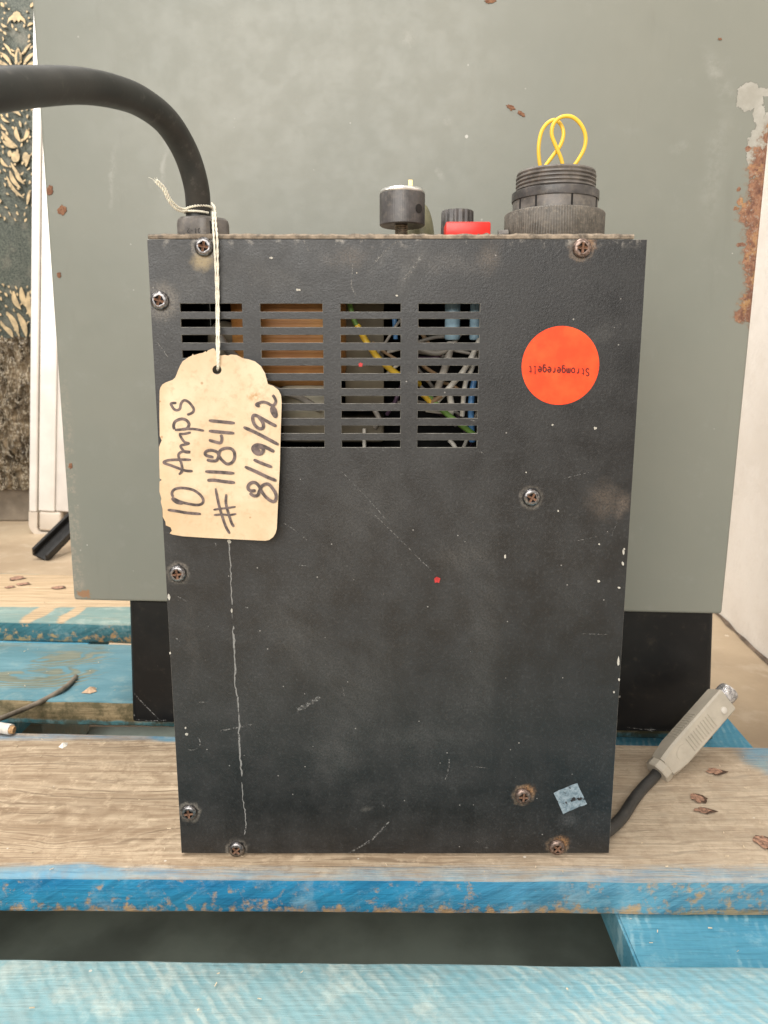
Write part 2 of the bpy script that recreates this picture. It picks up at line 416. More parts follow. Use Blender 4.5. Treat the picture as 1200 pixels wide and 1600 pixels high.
# --- weathered pallet wood with flaking blue paint
def wood(name, light, dark, pa, pb, cover, margins=(), spots=(), saw=None, lump=.9, dust=0.35, pale=(0.62, 0.66, 0.60), dirt=None, xgrad=None, soft=.08, fscale=(24, 85, 85), knots=(), tint=None, brush=None, fib=.7, pfib=.45, lines=0.0):
    m = M(name); x, y, z = m.xyz()
    wv = m.warp(.007, 7); wk = m.warp(.03, 14)
    kn = None
    for cc, rr in knots:                       # grain bends round the knots
        b = m.blob(cc, rr, v=wk, lo=.0)
        kn = b if kn is None else m.math('MAXIMUM', kn, b)
    g = m.noise(1.0, 7, .62, v=m.map(sc=(5, 150, 150), v=wv))
    g2 = m.noise(1.0, 6, .6, v=m.map(sc=(38, 620, 620), v=wv))
    ph = m.add(m.mul(y, 700), m.mul(m.noise(1, 4, .5, v=m.map(sc=(4.5, 16, 16))), 52))
    if kn is not None: ph = m.add(ph, m.mul(kn, 26))
    ring = m.math('MULTIPLY_ADD', m.math('SINE', ph), .5, .5)
    t = m.add(m.mul(g, .60), m.mul(ring, .10), m.mul(g2, .34))
    wc = m.mix(m.rng(t, .34, .72), dark, light)
    mott = m.noise(26, 6, .65)
    wc = m.mix(m.mul(m.rng(mott, .45, .72), .5), wc, tuple(a*.45+b*.55 for a, b in zip(light[:3], dark[:3])))
    patch = m.noise(1.0, 5, .6, v=m.map(sc=(9, 34, 34)))
    wc = m.mix(m.mul(m.rng(patch, .5, .75), .35), wc, tuple(c*.7 for c in dark[:3]))
    wc = m.mix(m.mul(m.rng(m.noise(1, 4, .6, v=m.map(sc=(8, 330, 330), v=wv)), .60, .68), .55), wc, tuple(c*.42 for c in dark[:3]))
    if lines:
        ln = m.mul(m.rng(ring, .80, 1.0), m.rng(m.noise(1, 4, .6, v=m.map((.5, .1, 0), sc=(14, 60, 60))), .40, .62))
        wc = m.mix(m.mul(ln, lines), wc, tuple(c*.62 for c in dark[:3]))
        wc = m.mix(m.mul(m.rng(m.noise(140, 6, .75), .50, .66), .45), wc, tuple(c*.75 for c in dark[:3]))
        wc = m.mix(m.mul(m.rng(m.noise(95, 6, .75, v=m.map((2, 1, 3))), .52, .68), .4), wc, tuple(min(1, c*1.25) for c in light[:3]))
    if kn is not None: wc = m.mix(m.mul(kn, .35), wc, dark)
    if tint: wc = m.mix(m.mul(m.rng(x, tint[0], tint[1], 0, 1), tint[3]), wc, tint[2])
    fl = m.noise(1.0, 6, .65, v=m.map((.3, .6, .1), sc=fscale))
    c = m.add(cover, m.mul(m.math('SUBTRACT', fl, .5), lump), m.mul(m.math('SUBTRACT', g2, .5), fib))
    if kn is not None: c = m.math('MULTIPLY_ADD', m.mul(kn, m.math('MULTIPLY_ADD', ring, .8, .25)), -1.25, c)
    for ax, a, b, amt in margins:
        c = m.add(c, m.rng((x, y, z)[ax], a, b, amt, 0))
    for cc, rr, amt in spots:
        c = m.add(c, m.mul(m.blob(cc, rr, v=wk, lo=.4), amt))
    mask = m.rng(c, .5-soft, .5+soft)
    pn = m.noise(1, 5, .6, v=m.map(sc=(7, 26, 26)))
    pc = m.mix(m.rng(pn, .35, .68), pa, pb)
    pc = m.mix(m.mul(m.rng(g2, .48, .74), pfib), pc, tuple(q*.55 for q in pa[:3]))
    if xgrad: pc = m.mix(m.mul(m.rng(x, xgrad[0], xgrad[1], 0, 1), xgrad[3]), pc, xgrad[2])
    hgt = m.add(m.mul(g, .5), m.mul(g2, .5), m.mul(mask, .2))
    if saw:
        ang, sc_, amt = saw
        ws = m.warp(.006, 40)
        sv = m.wave(sc_, 1.2, 2, 3, v=m.map(rot=(0, 0, ang), v=ws), direction='X')
        br = m.mul(m.rng(m.noise(16, 4, .6), .42, .66), m.rng(m.noise(130, 4, .65), .35, .6))
        pc = m.mix(m.mul(m.rng(sv, .35, 1), amt, br), pc, pale)
        hgt = m.add(hgt, m.mul(sv, .22))
    if brush:
        bn = m.noise(1, 5, .6, v=m.map(sc=(40, 40, 260), v=m.map(rot=(0, brush[0], 0))))
        pc = m.mix(m.mul(m.rng(bn, .42, .66), brush[1]), pc, tuple(q*.35 for q in pa[:3])); hgt = m.add(hgt, m.mul(bn, .8))
    pc = m.mix(m.mul(m.rng(m.noise(44, 7, .72), .50, .70), dust), pc, pale)
    col = m.mix(mask, wc, pc)
    if dirt: col = m.mix(m.mul(m.rng(m.noise(70, 7, .75), .40, .60), dirt[1]), col, dirt[0])
    col = m.mix(m.mul(m.specks(75, .06, .82), .7), col, (0.72, 0.68, 0.6))
    m.set(color=col, rough=.8, spec=.25)
    m.bump(hgt, .75, .0014)
    return m.m
WL, WD = (0.60, 0.47, 0.34), (0.36, 0.26, 0.18)
BLUE, TEAL = (0.012, 0.155, 0.40), (0.085, 0.27, 0.36)
PALE = (0.26, 0.45, 0.49)

# ================================================================== setting
def slab(name, pts, z0, z1, mat, **kw):
    bm = bmesh.new()
    a = [bm.verts.new((p[0], p[1], z0)) for p in pts]; b = [bm.verts.new((p[0], p[1], z1)) for p in pts]
    bm.faces.new(a); bm.faces.new(b)
    for i in range(len(a)): j = (i+1) % len(a); bm.faces.new((a[i], a[j], b[j], b[i]))
    return finish(name, bm, mat, **kw)
FZ = -0.144
def floor_mat():
    m = M('worn_beige_floor'); n = m.noise(3.5, 6, .6); f = m.noise(22, 6, .65)
    c = m.mix(m.rng(n, .35, .68), (0.40, 0.30, 0.20), (0.56, 0.44, 0.30))
    c = m.mix(m.mul(m.rng(f, .5, .75), .5), c, (0.66, 0.56, 0.43))
    c = m.mix(m.mul(m.specks(24, .07, .7), .7), c, (0.8, 0.72, 0.6))
    m.set(color=c, rough=.55); m.bump(f, .3, .003); return m.m
slab('floor', [(-4, -3), (4, -3), (4, 3.2), (-4, 3.2)], FZ-.05, FZ, floor_mat(), kind='structure')
def wall_mat():
    m = M('white_plaster_wall'); n = m.noise(6, 6, .6); f = m.noise(40, 5, .7)
    c = m.mix(m.rng(n, .35, .7), (0.74, 0.69, 0.63), (0.82, 0.78, 0.73))
    c = m.mix(m.mul(m.rng(f, .55, .8), .4), c, (0.62, 0.56, 0.50))
    m.set(color=c, rough=.8); m.bump(m.add(n, f), .4, .004); return m.m
M_WALL = wall_mat()
wa, wb = Q(1120, 960, FZ), Q(1200, 1035, FZ)
wd = (wa-wb).normalized(); w0 = wb-wd*1.0; w1 = wa+wd*1.9
wn = Vector((-wd.y, wd.x, 0)); wn = wn if wn.x > 0 else -wn
slab('side_wall', [w0, w1, w1+wn*.12, w0+wn*.12], FZ, 2.3, M_WALL, kind='structure')
bmk = bmesh.new()   # dark joint at the foot of the wall
rk = random.Random(3); prev = None
for i in range(90):
    p = w0.lerp(w1, i/89); wdt = rk.uniform(.002, .006)
    a, b = bmk.verts.new(p-wn*wdt+Vector((0, 0, .0015))), bmk.verts.new(p+Vector((0, 0, rk.uniform(.003, .007)))-wn*.0012)
    if prev: bmk.faces.new((prev[0], a, b, prev[1]))
    prev = (a, b)
finish('wall_joint', bmk, simple('dark_joint', (0.15, 0.11, 0.08), .9, 0, .4, 60), kind='structure')
slab('back_wall', [(-4, 3.0), (4, 3.0), (4, 3.12), (-4, 3.12)], FZ, 2.6, M_WALL, kind='structure')

# ================================================================== pallet
pal = root('pallet', (0, 0, FZ), 'wooden pallet of bare and blue painted planks carrying the metal boxes', 'pallet')
zo = -FZ                          # object coordinates are measured from the floor
PT = 0.0224
def plank(name, f0, f1, b0, b1, xa, xb, z, mats, seed=1, label=None, th=PT, endshift=0):
    """front edge through picture points f0, f1, back edge through b0, b1, at height z"""
    A, B = Q(*f0, z), Q(*f1, z); C_, D_ = Q(*b0, z), Q(*b1, z)
    yl = lambda p, q, x: p.y+(q.y-p.y)*(x-p.x)/(q.x-p.x)
    bm = bmesh.new(); n = 150; rings = []; e = 0.0014
    for i in range(n+1):
        x = xa+(xb-xa)*i/n
        yf, yb = yl(A, B, x), yl(C_, D_, x)
        j = lambda s, a=.0007, fr=28: (mnoise.noise(Vector((x*fr, s*7.3+seed*3.1, seed)))*a + mnoise.noise(Vector((x*fr*6, s*5.7, seed+9)))*a*.45)
        sag = j(0, .0006, 6)
        pts = [(yf+j(1), z-th+e+j(2)), (yf+j(1)*.7, z-e*1.4+j(3)), (yf+e*.5+j(1), z-e*.45+j(3, .0005)), (yf+e*2+j(4), z+sag),
               ((yf*2+yb)/3, z+j(5, .0004)+sag), ((yf+yb*2)/3, z+j(6, .0004)+sag),
               (yb-e*2, z+sag), (yb+j(7), z-e*1.2), (yb+j(7), z-th+e), (yb-e, z-th), (yf+e, z-th+j(2))]
        xs = x + (endshift*((i-n+4)/4)*0 if i < n else 0)
        rings.append([bm.verts.new((xs, p[0], p[1])) for p in pts])
    k = len(rings[0])
    for a, b in zip(rings, rings[1:]):
        for q in range(k):
            f = bm.faces.new((a[q], a[(q+1) % k], b[(q+1) % k], b[q]))
            f.material_index = 1 if q in (0, k-1) else 0
    bm.faces.new(rings[0]).material_index = 1; bm.faces.new(rings[-1][::-1]).material_index = 1
    o = finish(name, bm, mats, pal, smooth=R(50))
    if label: o['label'] = label
    return o
yq = lambda px, py, z=0: Q(px, py, z).y
# plank the box stands on
y1f, y1b = yq(600, 1371), yq(600, 1154)
W = lambda px, py, z=0: (Q(px, py, z).x, Q(px, py, z).y, zo)
p1top = wood('bare_plank_top', (0.67, 0.535, 0.38), (0.29, 0.205, 0.13), (0.09, 0.29, 0.47), (0.25, 0.39, 0.44), -.12,
             [(1, y1f+.003, y1f+.022, .62), (1, y1b+.001, y1b-.012, .60)],
             [(W(120, 1372), (.034, .018, .05), .8), (W(20, 1380), (.03, .02, .05), .5), (W(1215, 1190), (.038, .045, .05), .75), (W(280, 1145), (.030, .016, .05), .5)], lump=.5, dust=.3, soft=.30,
             knots=[(W(430, 1235), (.06, .035, .05)), (W(60, 1300), (.09, .03, .05))], tint=(-.02, .14, (0.53, 0.455, 0.36), .5), lines=.75, dirt=((0.32, 0.22, 0.14), .26))
p1front = wood('blue_plank_front', (0.54, 0.38, 0.22), (0.36, 0.25, 0.15), (0.008, 0.155, 0.35), (0.030, 0.265, 0.46), .70,
               [(2, zo-PT+.0005, zo-PT+.009, -.20), (0, .30, .06, -.20)], lump=1.35, dust=.2, fscale=(150, 150, 150), soft=.13, fib=.15, pfib=.3, brush=(.5, .35), xgrad=(0.0, 0.16, (0.16, 0.37, 0.45), .75))
plank('plank', (0, 1368), (1200, 1375), (0, 1143), (1200, 1166), -.95, .335, 0, [p1top, p1front], 1, 'bare weathered plank with bright blue front edge')
# nearest plank
p0top = wood('teal_sawn_top', WL, WD, (0.17, 0.335, 0.375), (0.25, 0.42, 0.45), 1.1, [], [(W(505, 1565), (.006, .05, .05), -.42), (W(1160, 1560), (.01, .02, .05), -.3)], saw=(R(-38), 58, .75), dust=.75, pale=(0.47, 0.57, 0.54), lump=.5,
             dirt=((0.44, 0.42, 0.36), .22), xgrad=(-.02, .14, (0.19, 0.41, 0.50), .7), pfib=.12)
p0front = wood('teal_sawn_front', WL, WD, (0.04, 0.2, 0.33), (0.13, 0.34, 0.42), .9)
plank('plank', (0, 1900), (1200, 1915), (0, 1495), (1200, 1508), -.95, .335, 0, [p0top, p0front], 2, 'nearest plank painted pale dusty teal with saw marks')
# plank behind, under the cabinet foot
p2top = wood('worn_blue_top', (0.27, 0.29, 0.23), (0.13, 0.145, 0.105), (0.095, 0.215, 0.25), (0.165, 0.31, 0.35), .86, [(1, yq(100, 1005), yq(100, 1045), -.30)],
             [(W(20, 1032), (.050, .022, .05), .8)], lump=.8, dust=.5, pale=(0.28, 0.36, 0.34), soft=.16,
             knots=[(W(60, 1058), (.085, .036, .05)), (W(75, 1032), (.08, .03, .05))], xgrad=(-.42, -.20, (0.13, 0.265, 0.32), .45))
p2front = wood('mossy_bare_front', (0.46, 0.35, 0.20), (0.19, 0.145, 0.08), (0.05, 0.22, 0.27), (0.12, 0.30, 0.34), .10,
               [(2, zo-PT+.002, zo-PT+.008, .6)], lump=.7, dirt=((0.085, 0.075, 0.038), .8), fscale=(60, 60, 85), soft=.2)
plank('plank', (0, 1091), (1200, 1117), (0, 1002), (1200, 1024), -.95, Q(1112, 1110, 0).x, 0, [p2top, p2front], 3, 'worn blue plank with mossy bare front edge')
y3f, y3b = yq(50, 971), yq(50, 896)
p3top = wood('bare_back_plank_top', (0.62, 0.47, 0.31), (0.42, 0.30, 0.18), (0.19, 0.285, 0.265), (0.26, 0.355, 0.325), .0,
             [(1, y3f+.045, y3f+.058, .66), (1, y3b-.002, y3b-.014, .5)], [(W(60, 958), (.016, .05, .05), -.5), (W(113, 958), (.010, .04, .05), -.42)], lump=.5, dust=.5, pale=(0.46, 0.50, 0.44), soft=.14)
p3front = wood('teal_back_plank_front', (0.66, 0.42, 0.20), (0.50, 0.30, 0.14), (0.045, 0.155, 0.18), (0.095, 0.23, 0.25), .76, [(2, zo-.020, zo-.006, -.22)], lump=1.7, fscale=(120, 120, 120), soft=.13, fib=.1, pfib=.3, brush=(.5, .4))
plank('plank', (0, 970), (200, 974.5), (0, 895), (115, 898), -1.3, .10, 0, [p3top, p3front], 4, 'bare plank farthest back with teal front edge')
# cross boards under the planks, blocks and bottom boards
strm = wood('blue_cross_board', WL, WD, (0.07, 0.28, 0.41), (0.13, 0.38, 0.51), 1.1, [], [], saw=(R(12), 62, .8), dust=.35, xgrad=(.16, .26, (0.08, 0.32, 0.50), .6), pale=(0.40, 0.62, 0.68))
def crossboard(xl, xr, y0, y1, sk=0):
    bm = bmesh.new()
    bm2 = [(xl, y0), (xr-sk, y0), (xr+sk, y1), (xl, y1)]
    a = [bm.verts.new((p[0], p[1], -2*PT-.0006)) for p in bm2]; b = [bm.verts.new((p[0], p[1], -PT-.0006)) for p in bm2]
    bm.faces.new(a[::-1]); bm.faces.new(b)
    for i in range(4): j = (i+1) % 4; bm.faces.new((a[i], a[j], b[j], b[i]))
    bmesh.ops.bevel(bm, geom=bm.edges[:], offset=.0012, segments=2, affect='EDGES')
    finish('cross_board', bm, strm, pal)
crossboard(.1265, .283, -.235, .30, .012); crossboard(-.46, -.315, -.235, .45); crossboard(-.95, -.80, -.235, .62)
botm = wood('grey_green_under_board', (0.50, 0.46, 0.37), (0.38, 0.35, 0.28), (0.36, 0.42, 0.39), (0.42, 0.46, 0.42), .5, [], [], lump=.6, dust=.1)
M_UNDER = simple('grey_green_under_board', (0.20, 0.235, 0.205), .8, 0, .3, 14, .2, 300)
for ya, yb in ((-.22, -.10), (.01, .155), (.27, .40)):
    bm = bmesh.new(); box(bm, (-.94, ya, FZ+.0005), (.285, yb, FZ+.022), .0015)
    finish('under_board', bm, M_UNDER, pal)
for xa, xb in ((.185, .275), (-.46, -.32), (-.94, -.80)):
    for ya, yb in ((-.21, -.11), (.02, .145), (.28, .39)):
        bm = bmesh.new(); box(bm, (xa, ya, FZ+.0226), (xb, yb, -2*PT-.0012), .002)
        finish('pallet_block', bm, botm, pal)
# rusty nail heads sunk into the planks
M_NAIL = simple('rusty_nail', (0.33, 0.185, 0.125), .85, .1, .6, 420, .5, 900, .35, (0.5, 0.38, 0.26, 1))
M_NAILHOLE = simple('dark_nail_hole', (0.085, 0.048, 0.03), .95, 0, .4, 400)
def nail(px, py, rx, ry, seed, z=0, shift=(.0012, .0005)):
    c = Q(px, py, z); s = depth(c)/FPX
    bm = bmesh.new()
    yk = ry*s/max(.25, -ray(px, py).normalized().z)
    for (k, zz, mi, sh) in ((.92, .0007, 1, (.0008, 0)), (.80, .00115, 0, (-.0004, .0002))):
        rn = random.Random(seed*5+mi); o = []
        for q in range(16):
            a_ = 2*pi*q/16; j_ = 1+rn.uniform(-.22, .22)
            o.append((c.x+sh[0]+rx*s*k*j_*cos(a_)*(1.25 if q in (0, 15) and mi else 1), c.y+sh[1]+yk*k*j_*sin(a_)*(1-.45*cos(a_)**2)))
        vs_ = [bm.verts.new((p[0], p[1], z+zz-.0003*(mi == 0))) for p in o]; cv = bm.verts.new((c.x+sh[0], c.y+sh[1], z+zz))
        for i in range(16): bm.faces.new((vs_[i], vs_[(i+1) % 16], cv)).material_index = mi
    finish('nail_head', bm, [M_NAIL, M_NAILHOLE], pal)
nail(1117, 1207, 15, 5, 1); nail(1090, 1249, 13, 7.5, 2); nail(1099, 1268, 16, 5, 3); nail(1194, 1318, 17, 11, 4)
nail(26, 904, 12, 3.4, 5); nail(36, 913, 11, 2.6, 6); nail(90, 919, 11, 2.6, 7); nail(15, 918, 9, 1.8, 8)

# ================================================================== grey cabinet
A0, B0 = P(115, 938, .548), P(1128.5, 960, .530)
ex = (B0-A0).normalized(); CW = (B0-A0).length
ey = Vector((-ex.y, ex.x, 0)).normalized(); ez = ex.cross(ey).normalized()
CF = Matrix(((ex.x, ey.x, ez.x, A0.x), (ex.y, ey.y, ez.y, A0.y), (ex.z, ey.z, ez.z, A0.z), (0, 0, 0, 1)))
CBASE = Vector((P(660, 1135, .54).x, P(660, 1135, .54).y, 0))
def cabinet_mat():
    m = M('grey_enamel'); n = m.noise(5, 5, .6); f = m.noise(60, 6, .7); ff = m.noise(420, 5, .75); en_ = m.noise(120, 6, .75)
    K = .000425
    C = lambda px, py: (P(px, py, .535)-CBASE).x
    Cz = lambda px, py: (P(px, py, .535)-CBASE).z
    c = m.mix(m.rng(n, .3, .7), (0.222, 0.232, 0.200), (0.250, 0.254, 0.217))
    c = m.mix(m.mul(m.rng(f, .56, .8), .22), c, (0.34, 0.34, 0.31))
    wv = m.warp(.012, 60); ws = m.warp(.004, 220)
    for px, py, rx, ry, rot, a in ((250, 255, .003, .030, .15, .6), (170, 270, .003, .03, .1, .5), (640, 55, .01, .008, 0, .5), (690, 272, .004, .006, 0, .5), (1120, 120, .008, .03, -.6, .45), (370, 25, .01, .01, 0, .3), (1115, 260, .012, .06, .1, .3), (700, 190, .005, .005, 0, .4), (490, 250, .006, .004, 0, .3), (1060, 230, .008, .006, 0, .4)):
        c = m.mix(m.mul(m.blob((C(px, py), 0, Cz(px, py)), (rx, 1, ry), (0, rot, 0), v=wv, lo=.0), a*.75, m.rng(en_, .36, .66)), c, (0.44, 0.435, 0.40))
    st = m.noise(1, 5, .7, v=m.map(sc=(60, 60, 9)))
    c = m.mix(m.mul(m.rng(st, .60, .74), .14), c, (0.17, 0.165, 0.14))
    c = m.mix(m.mul(m.specks(34, .035, .55), .8), c, (0.60, 0.59, 0.55))
    c = m.mix(m.mul(m.specks(80, .06, .80, v=m.map((.6, .1, .4))), .5), c, (0.48, 0.47, 0.43))
    c = m.mix(m.mul(m.specks(60, .05, .9, v=m.map((.2, .3, .4))), .8), c, (0.20, 0.17, 0.13))
    def field(lst):
        r = None
        for px, py, rx, ry in lst:
            b = m.blob((C(px, py), 0, Cz(px, py)), (rx*K, 1, ry*K), v=ws, lo=.0)
            r = b if r is None else m.math('MAXIMUM', r, b)
        return r
    # flaked patch down to the primer, then rust eating in from the right edge
    en = m.noise(170, 6, .72)
    pf = field(((1164, 155, 26, 30), (1176, 160, 18, 18), (1180, 182, 14, 22), (1188, 148, 26, 9), (1202, 146, 20, 8), (1172, 240, 17, 40), (1184, 215, 18, 40), (1196, 205, 20, 40)))
    pm = m.rng(m.add(pf, m.mul(m.math('SUBTRACT', en, .5), 1.0)), .24, .28)
    c = m.mix(m.mul(m.rng(m.add(pf, m.mul(m.math('SUBTRACT', en, .5), .5)), .16, .28), .5), c, (0.16, 0.15, 0.13))
    c = m.mix(pm, c, m.mix(m.rng(f, .35, .65), (0.36, 0.345, 0.30), (0.47, 0.455, 0.41)))
    rf = field(((1206, 215, 30, 44), (1194, 262, 44, 54), (1194, 300, 54, 70), (1184, 335, 50, 60), (1187, 375, 44, 84), (1179, 405, 38, 56), (1179, 445, 30, 74), (1170, 478, 32, 46), (1162, 491, 32, 26), (1152, 318, 8, 9), (1150, 298, 6, 6), (1145, 328, 6, 5), (1153, 384, 11, 6), (1164, 236, 7, 6)))
    ro = m.add(rf, m.mul(m.math('SUBTRACT', en, .5), 1.5), m.mul(m.math('SUBTRACT', ff, .5), .6))
    c = m.mix(m.mul(m.rng(ro, .10, .36), m.rng(rf, 0, .12), .5), c, (0.25, 0.16, 0.10))
    rm = m.mul(m.rng(ro, .33, .42), m.rng(rf, .02, .10))
    r1 = m.mix(m.rng(en, .34, .66), (0.17, 0.075, 0.05), (0.36, 0.185, 0.11))
    r1 = m.mix(m.mul(m.rng(m.noise(95, 5, .7, v=m.map((1, 2, 3))), .50, .66), .75), r1, (0.50, 0.29, 0.12))
    r1 = m.mix(m.mul(m.rng(ff, .54, .64), .6), r1, (0.40, 0.35, 0.29)); r1 = m.mix(m.mul(m.rng(ff, .46, .36), .7), r1, (0.10, 0.05, 0.04))
    c = m.mix(rm, c, r1)
    # scuffed left edge and lower left corner
    x, y, z = m.xyz()
    le = m.rng(x, C(108, 800)+.004, C(108, 800)-.001, 0, 1)
    le = m.mul(le, m.rng(z, Cz(90, 480), Cz(112, 780), 0, 1), m.rng(en, .42, .58))
    c = m.mix(m.mul(le, m.rng(ff, .4, .6), .5), c, (0.42, 0.36, 0.29))
    cr = m.blob((C(122, 936), 0, Cz(122, 936)), (.009, 1, .006), v=ws, lo=.0)
    c = m.mix(m.mul(m.rng(m.add(cr, m.mul(m.math('SUBTRACT', ff, .5), 2.6)), .45, .60), m.rng(cr, .02, .1), .85), c, (0.34, 0.18, 0.09))
    m.set(color=c, rough=m.add(m.rng(f, .3, .7, .36, .5), m.mul(rm, .4)), spec=.5)
    m.bump(m.add(m.mul(m.noise(120, 4), .12), m.mul(rm, m.add(en, ff)), m.mul(pm, -.35)), .5, .0016); return m.m
M_CAB = cabinet_mat()
cab = root('metal_cabinet', tuple(P(660, 1135, .54)), 'large grey enamelled steel cabinet with rusty right edge behind the black box', 'cabinet')
cab.location.z = 0; cab['base'] = [cab.location.x, cab.location.y, 0]
bm = bmesh.new(); box(bm, (0, 0, 0), (CW, .36, .78), .0022, 3, mat=CF)
finish('cabinet_body', bm, M_CAB, cab, smooth=R(30))
def cabp(px, py, off):      # point on the front of the cabinet, off in front of it
    d = ray(px, py); n_ = ey; p0 = A0-ey*off
    return CAM+d*((p0-CAM).dot(n_)/d.dot(n_))
def rust_mat():
    m = M('flaking_rust'); n = m.noise(240, 6, .75); f = m.noise(700, 5, .75)
    c = m.mix(m.rng(n, .35, .65), (0.22, 0.095, 0.055), (0.37, 0.19, 0.105))
    c = m.mix(m.mul(m.rng(f, .48, .66), .7), c, (0.17, 0.075, 0.05))
    c = m.mix(m.mul(m.rng(m.noise(38, 4), .54, .70), .6), c, (0.52, 0.31, 0.14))
    c = m.mix(m.mul(m.rng(m.noise(210, 5, .7, v=m.map((1, 2, 3))), .60, .68), .6), c, (0.46, 0.42, 0.36))
    m.set(color=c, rough=.9); m.bump(m.add(n, f), .8, .002); return m.m
M_RUST = rust_mat()
M_PRIMER = simple('pale_primer', (0.40, 0.385, 0.34), .6, 0, .2, 50, .3, 300, .6, (0.42, 0.36, 0.30, 1))
bx = lambda y: 1199-(y-350)*.1144-1
def c8(pts): return [(980+x/2.857, y/2.857) for x, y in pts]
def patch(name, outl, mat, off=.0003, amp=3, it=3, seed=1, dome=0, maxx=True):
    o = ragged(outl, amp, it, seed) if it else outl
    o = [(min(x, bx(y)) if maxx else x, y) for x, y in o]
    bm = bmesh.new()
    v_ = [bm.verts.new(cabp(x, y, off)) for x, y in o]
    es = [bm.edges.new((v_[i], v_[(i+1) % len(v_)])) for i in range(len(v_))]
    bmesh.ops.triangle_fill(bm, edges=es, use_beauty=True)
    r = bmesh.ops.extrude_face_region(bm, geom=bm.faces[:])
    bmesh.ops.translate(bm, verts=[g for g in r['geom'] if isinstance(g, bmesh.types.BMVert)], vec=-ey*.0002)
    return finish(name, bm, mat, cab)
for i, (px, py, rx, ry, rot) in enumerate(((97, 328, 6.5, 7.5, .3), (78, 297, 5, 8, 0), (798, 168, 7, 3.4, .5), (814, 177, 6.5, 3.4, .6), (92, 430, 3.2, 4, 0), (110, 728, 3, 4.5, 0), (766, 2, 9, 3, 0), (1125, 61, 3, 1.8, 0))):
    patch('rust_spot', round_spot(px, py, rx, ry, 16, .24, i+20, rot), M_RUST, .0003, 1.6, 2, i, maxx=False)
# black plinth
def plinth_mat():
    m = M('black_painted_plinth'); n = m.noise(30, 6, .65); f = m.noise(120, 6, .7)
    c = m.mix(m.rng(n, .35, .7), (0.006, 0.006, 0.0065), (0.012, 0.0115, 0.011))
    c = m.mix(m.mul(m.rng(f, .56, .78), .4), c, (0.07, 0.055, 0.038))
    c = m.mix(m.mul(m.specks(60, .06, .72), .5), c, (0.4, 0.38, 0.34)); m.set(color=c, rough=.35, spec=.3); return m.m
bm = bmesh.new()
pl, pr = Q(205, 1127, .0015), Q(1111, 1144, .0015)
th = cab.location
a1 = cabp(200, 940, -.004); b1 = cabp(1117, 956, -.004)
back = ey*.30
pts8 = [pl, pr, pr+back, pl+back, a1, b1, b1+back, a1+back]
v8 = [bm.verts.new(p) for p in pts8]
for q in ((0, 1, 5, 4), (1, 2, 6, 5), (2, 3, 7, 6), (3, 0, 4, 7), (0, 3, 2, 1), (4, 5, 6, 7)): bm.faces.new([v8[i] for i in q])
ve = [e for e in bm.edges if abs((e.verts[0].co-e.verts[1].co).z) > .05]
bmesh.ops.bevel(bm, geom=ve, offset=.005, segments=4, affect='EDGES', profile=.5)
finish('plinth', bm, plinth_mat(), cab, smooth=R(40))
# thin scratches on the plinth
bm = bmesh.new()
def strip(bm, pts, wpx, fn, seed=0):
    """ribbon through picture points; fn maps a picture point to the place"""
    rnd = random.Random(seed); prev = None
    for i, p in enumerate(pts):
        t = Vector(pts[min(i+1, len(pts)-1)])-Vector(pts[max(i-1, 0)]); t.normalize()
        nn = Vector((-t.y, t.x)); ww = wpx/2*rnd.uniform(.6, 1.3)
        if i in (0, len(pts)-1): ww *= .35
        a, b = bm.verts.new(fn(p[0]+nn.x*ww, p[1]+nn.y*ww)), bm.verts.new(fn(p[0]-nn.x*ww, p[1]-nn.y*ww))
        if prev: bm.faces.new((prev[0], a, b, prev[1]))
        prev = (a, b)
pln = (pr-pl).cross(a1-pl).normalized()
def plp(px, py):
    d = ray(px, py); return CAM+d*((pl-CAM).dot(pln)/d.dot(pln))+Vector((0, -.0003, 0))
for q_, (pts, w_) in enumerate((([(207, 1080), (222, 1097), (238, 1113), (249, 1124)], 1.5), ([(209, 1124), (240, 1126), (262, 1125)], 1.4), ([(1012, 1141), (1017, 1139), (1020, 1143)], 5), ([(980, 1136), (1000, 1139), (1060, 1141)], 1.4), ([(246, 1037), (247, 1042)], 2))):
    bm = bmesh.new(); strip(bm, pts, w_, plp, q_); finish('plinth_scratch', bm, M_SCRATCH, cab, recalc=False)

# ================================================================== power supply box
psu = root('power_supply_box', (0, 0, 0), 'scuffed black steel power supply box with vent slots, orange sticker and cable', 'electrical box')
XL, XR, ZT = -.1137, .1263, Fp(600, 374).z
TK = .0016
# front sheet with forty vent slots
cols = [(284.5, 380.5), (408.5, 504.5), (532.5, 626), (653.5, 748)]
rows = []
tops = [474.3, 498.3, 523.3, 547.5, 571.3, 595, 618.7, 642, 665, 688]
bots = [487, 511, 535.3, 559.3, 583.2, 606.8, 630.3, 653.3, 677, 699]
zr = [(Fp(600, b).z, Fp(600, t).z) for t, b in zip(tops, bots)]
xr = [(Fp(a, 585).x, Fp(b, 585).x) for a, b in [(286.5, 381.5), (409.5, 505.5), (533, 625.8), (653, 747.5)]]
xs = [XL]+[v for p in xr for v in p]+[XR]
zs = [.0015]+[v for p in sorted(zr) for v in p]+[ZT]
bm = bmesh.new(); grid = {}
for y in (0, TK):
    for i, x in enumerate(xs):
        for j, z in enumerate(zs): grid[(i, j, y)] = bm.verts.new((x, y, z))
hole = lambda i, j: i % 2 == 1 and j % 2 == 1 and 0 < i < len(xs)-1 and 0 < j < len(zs)-1
nx, nz = len(xs)-1, len(zs)-1
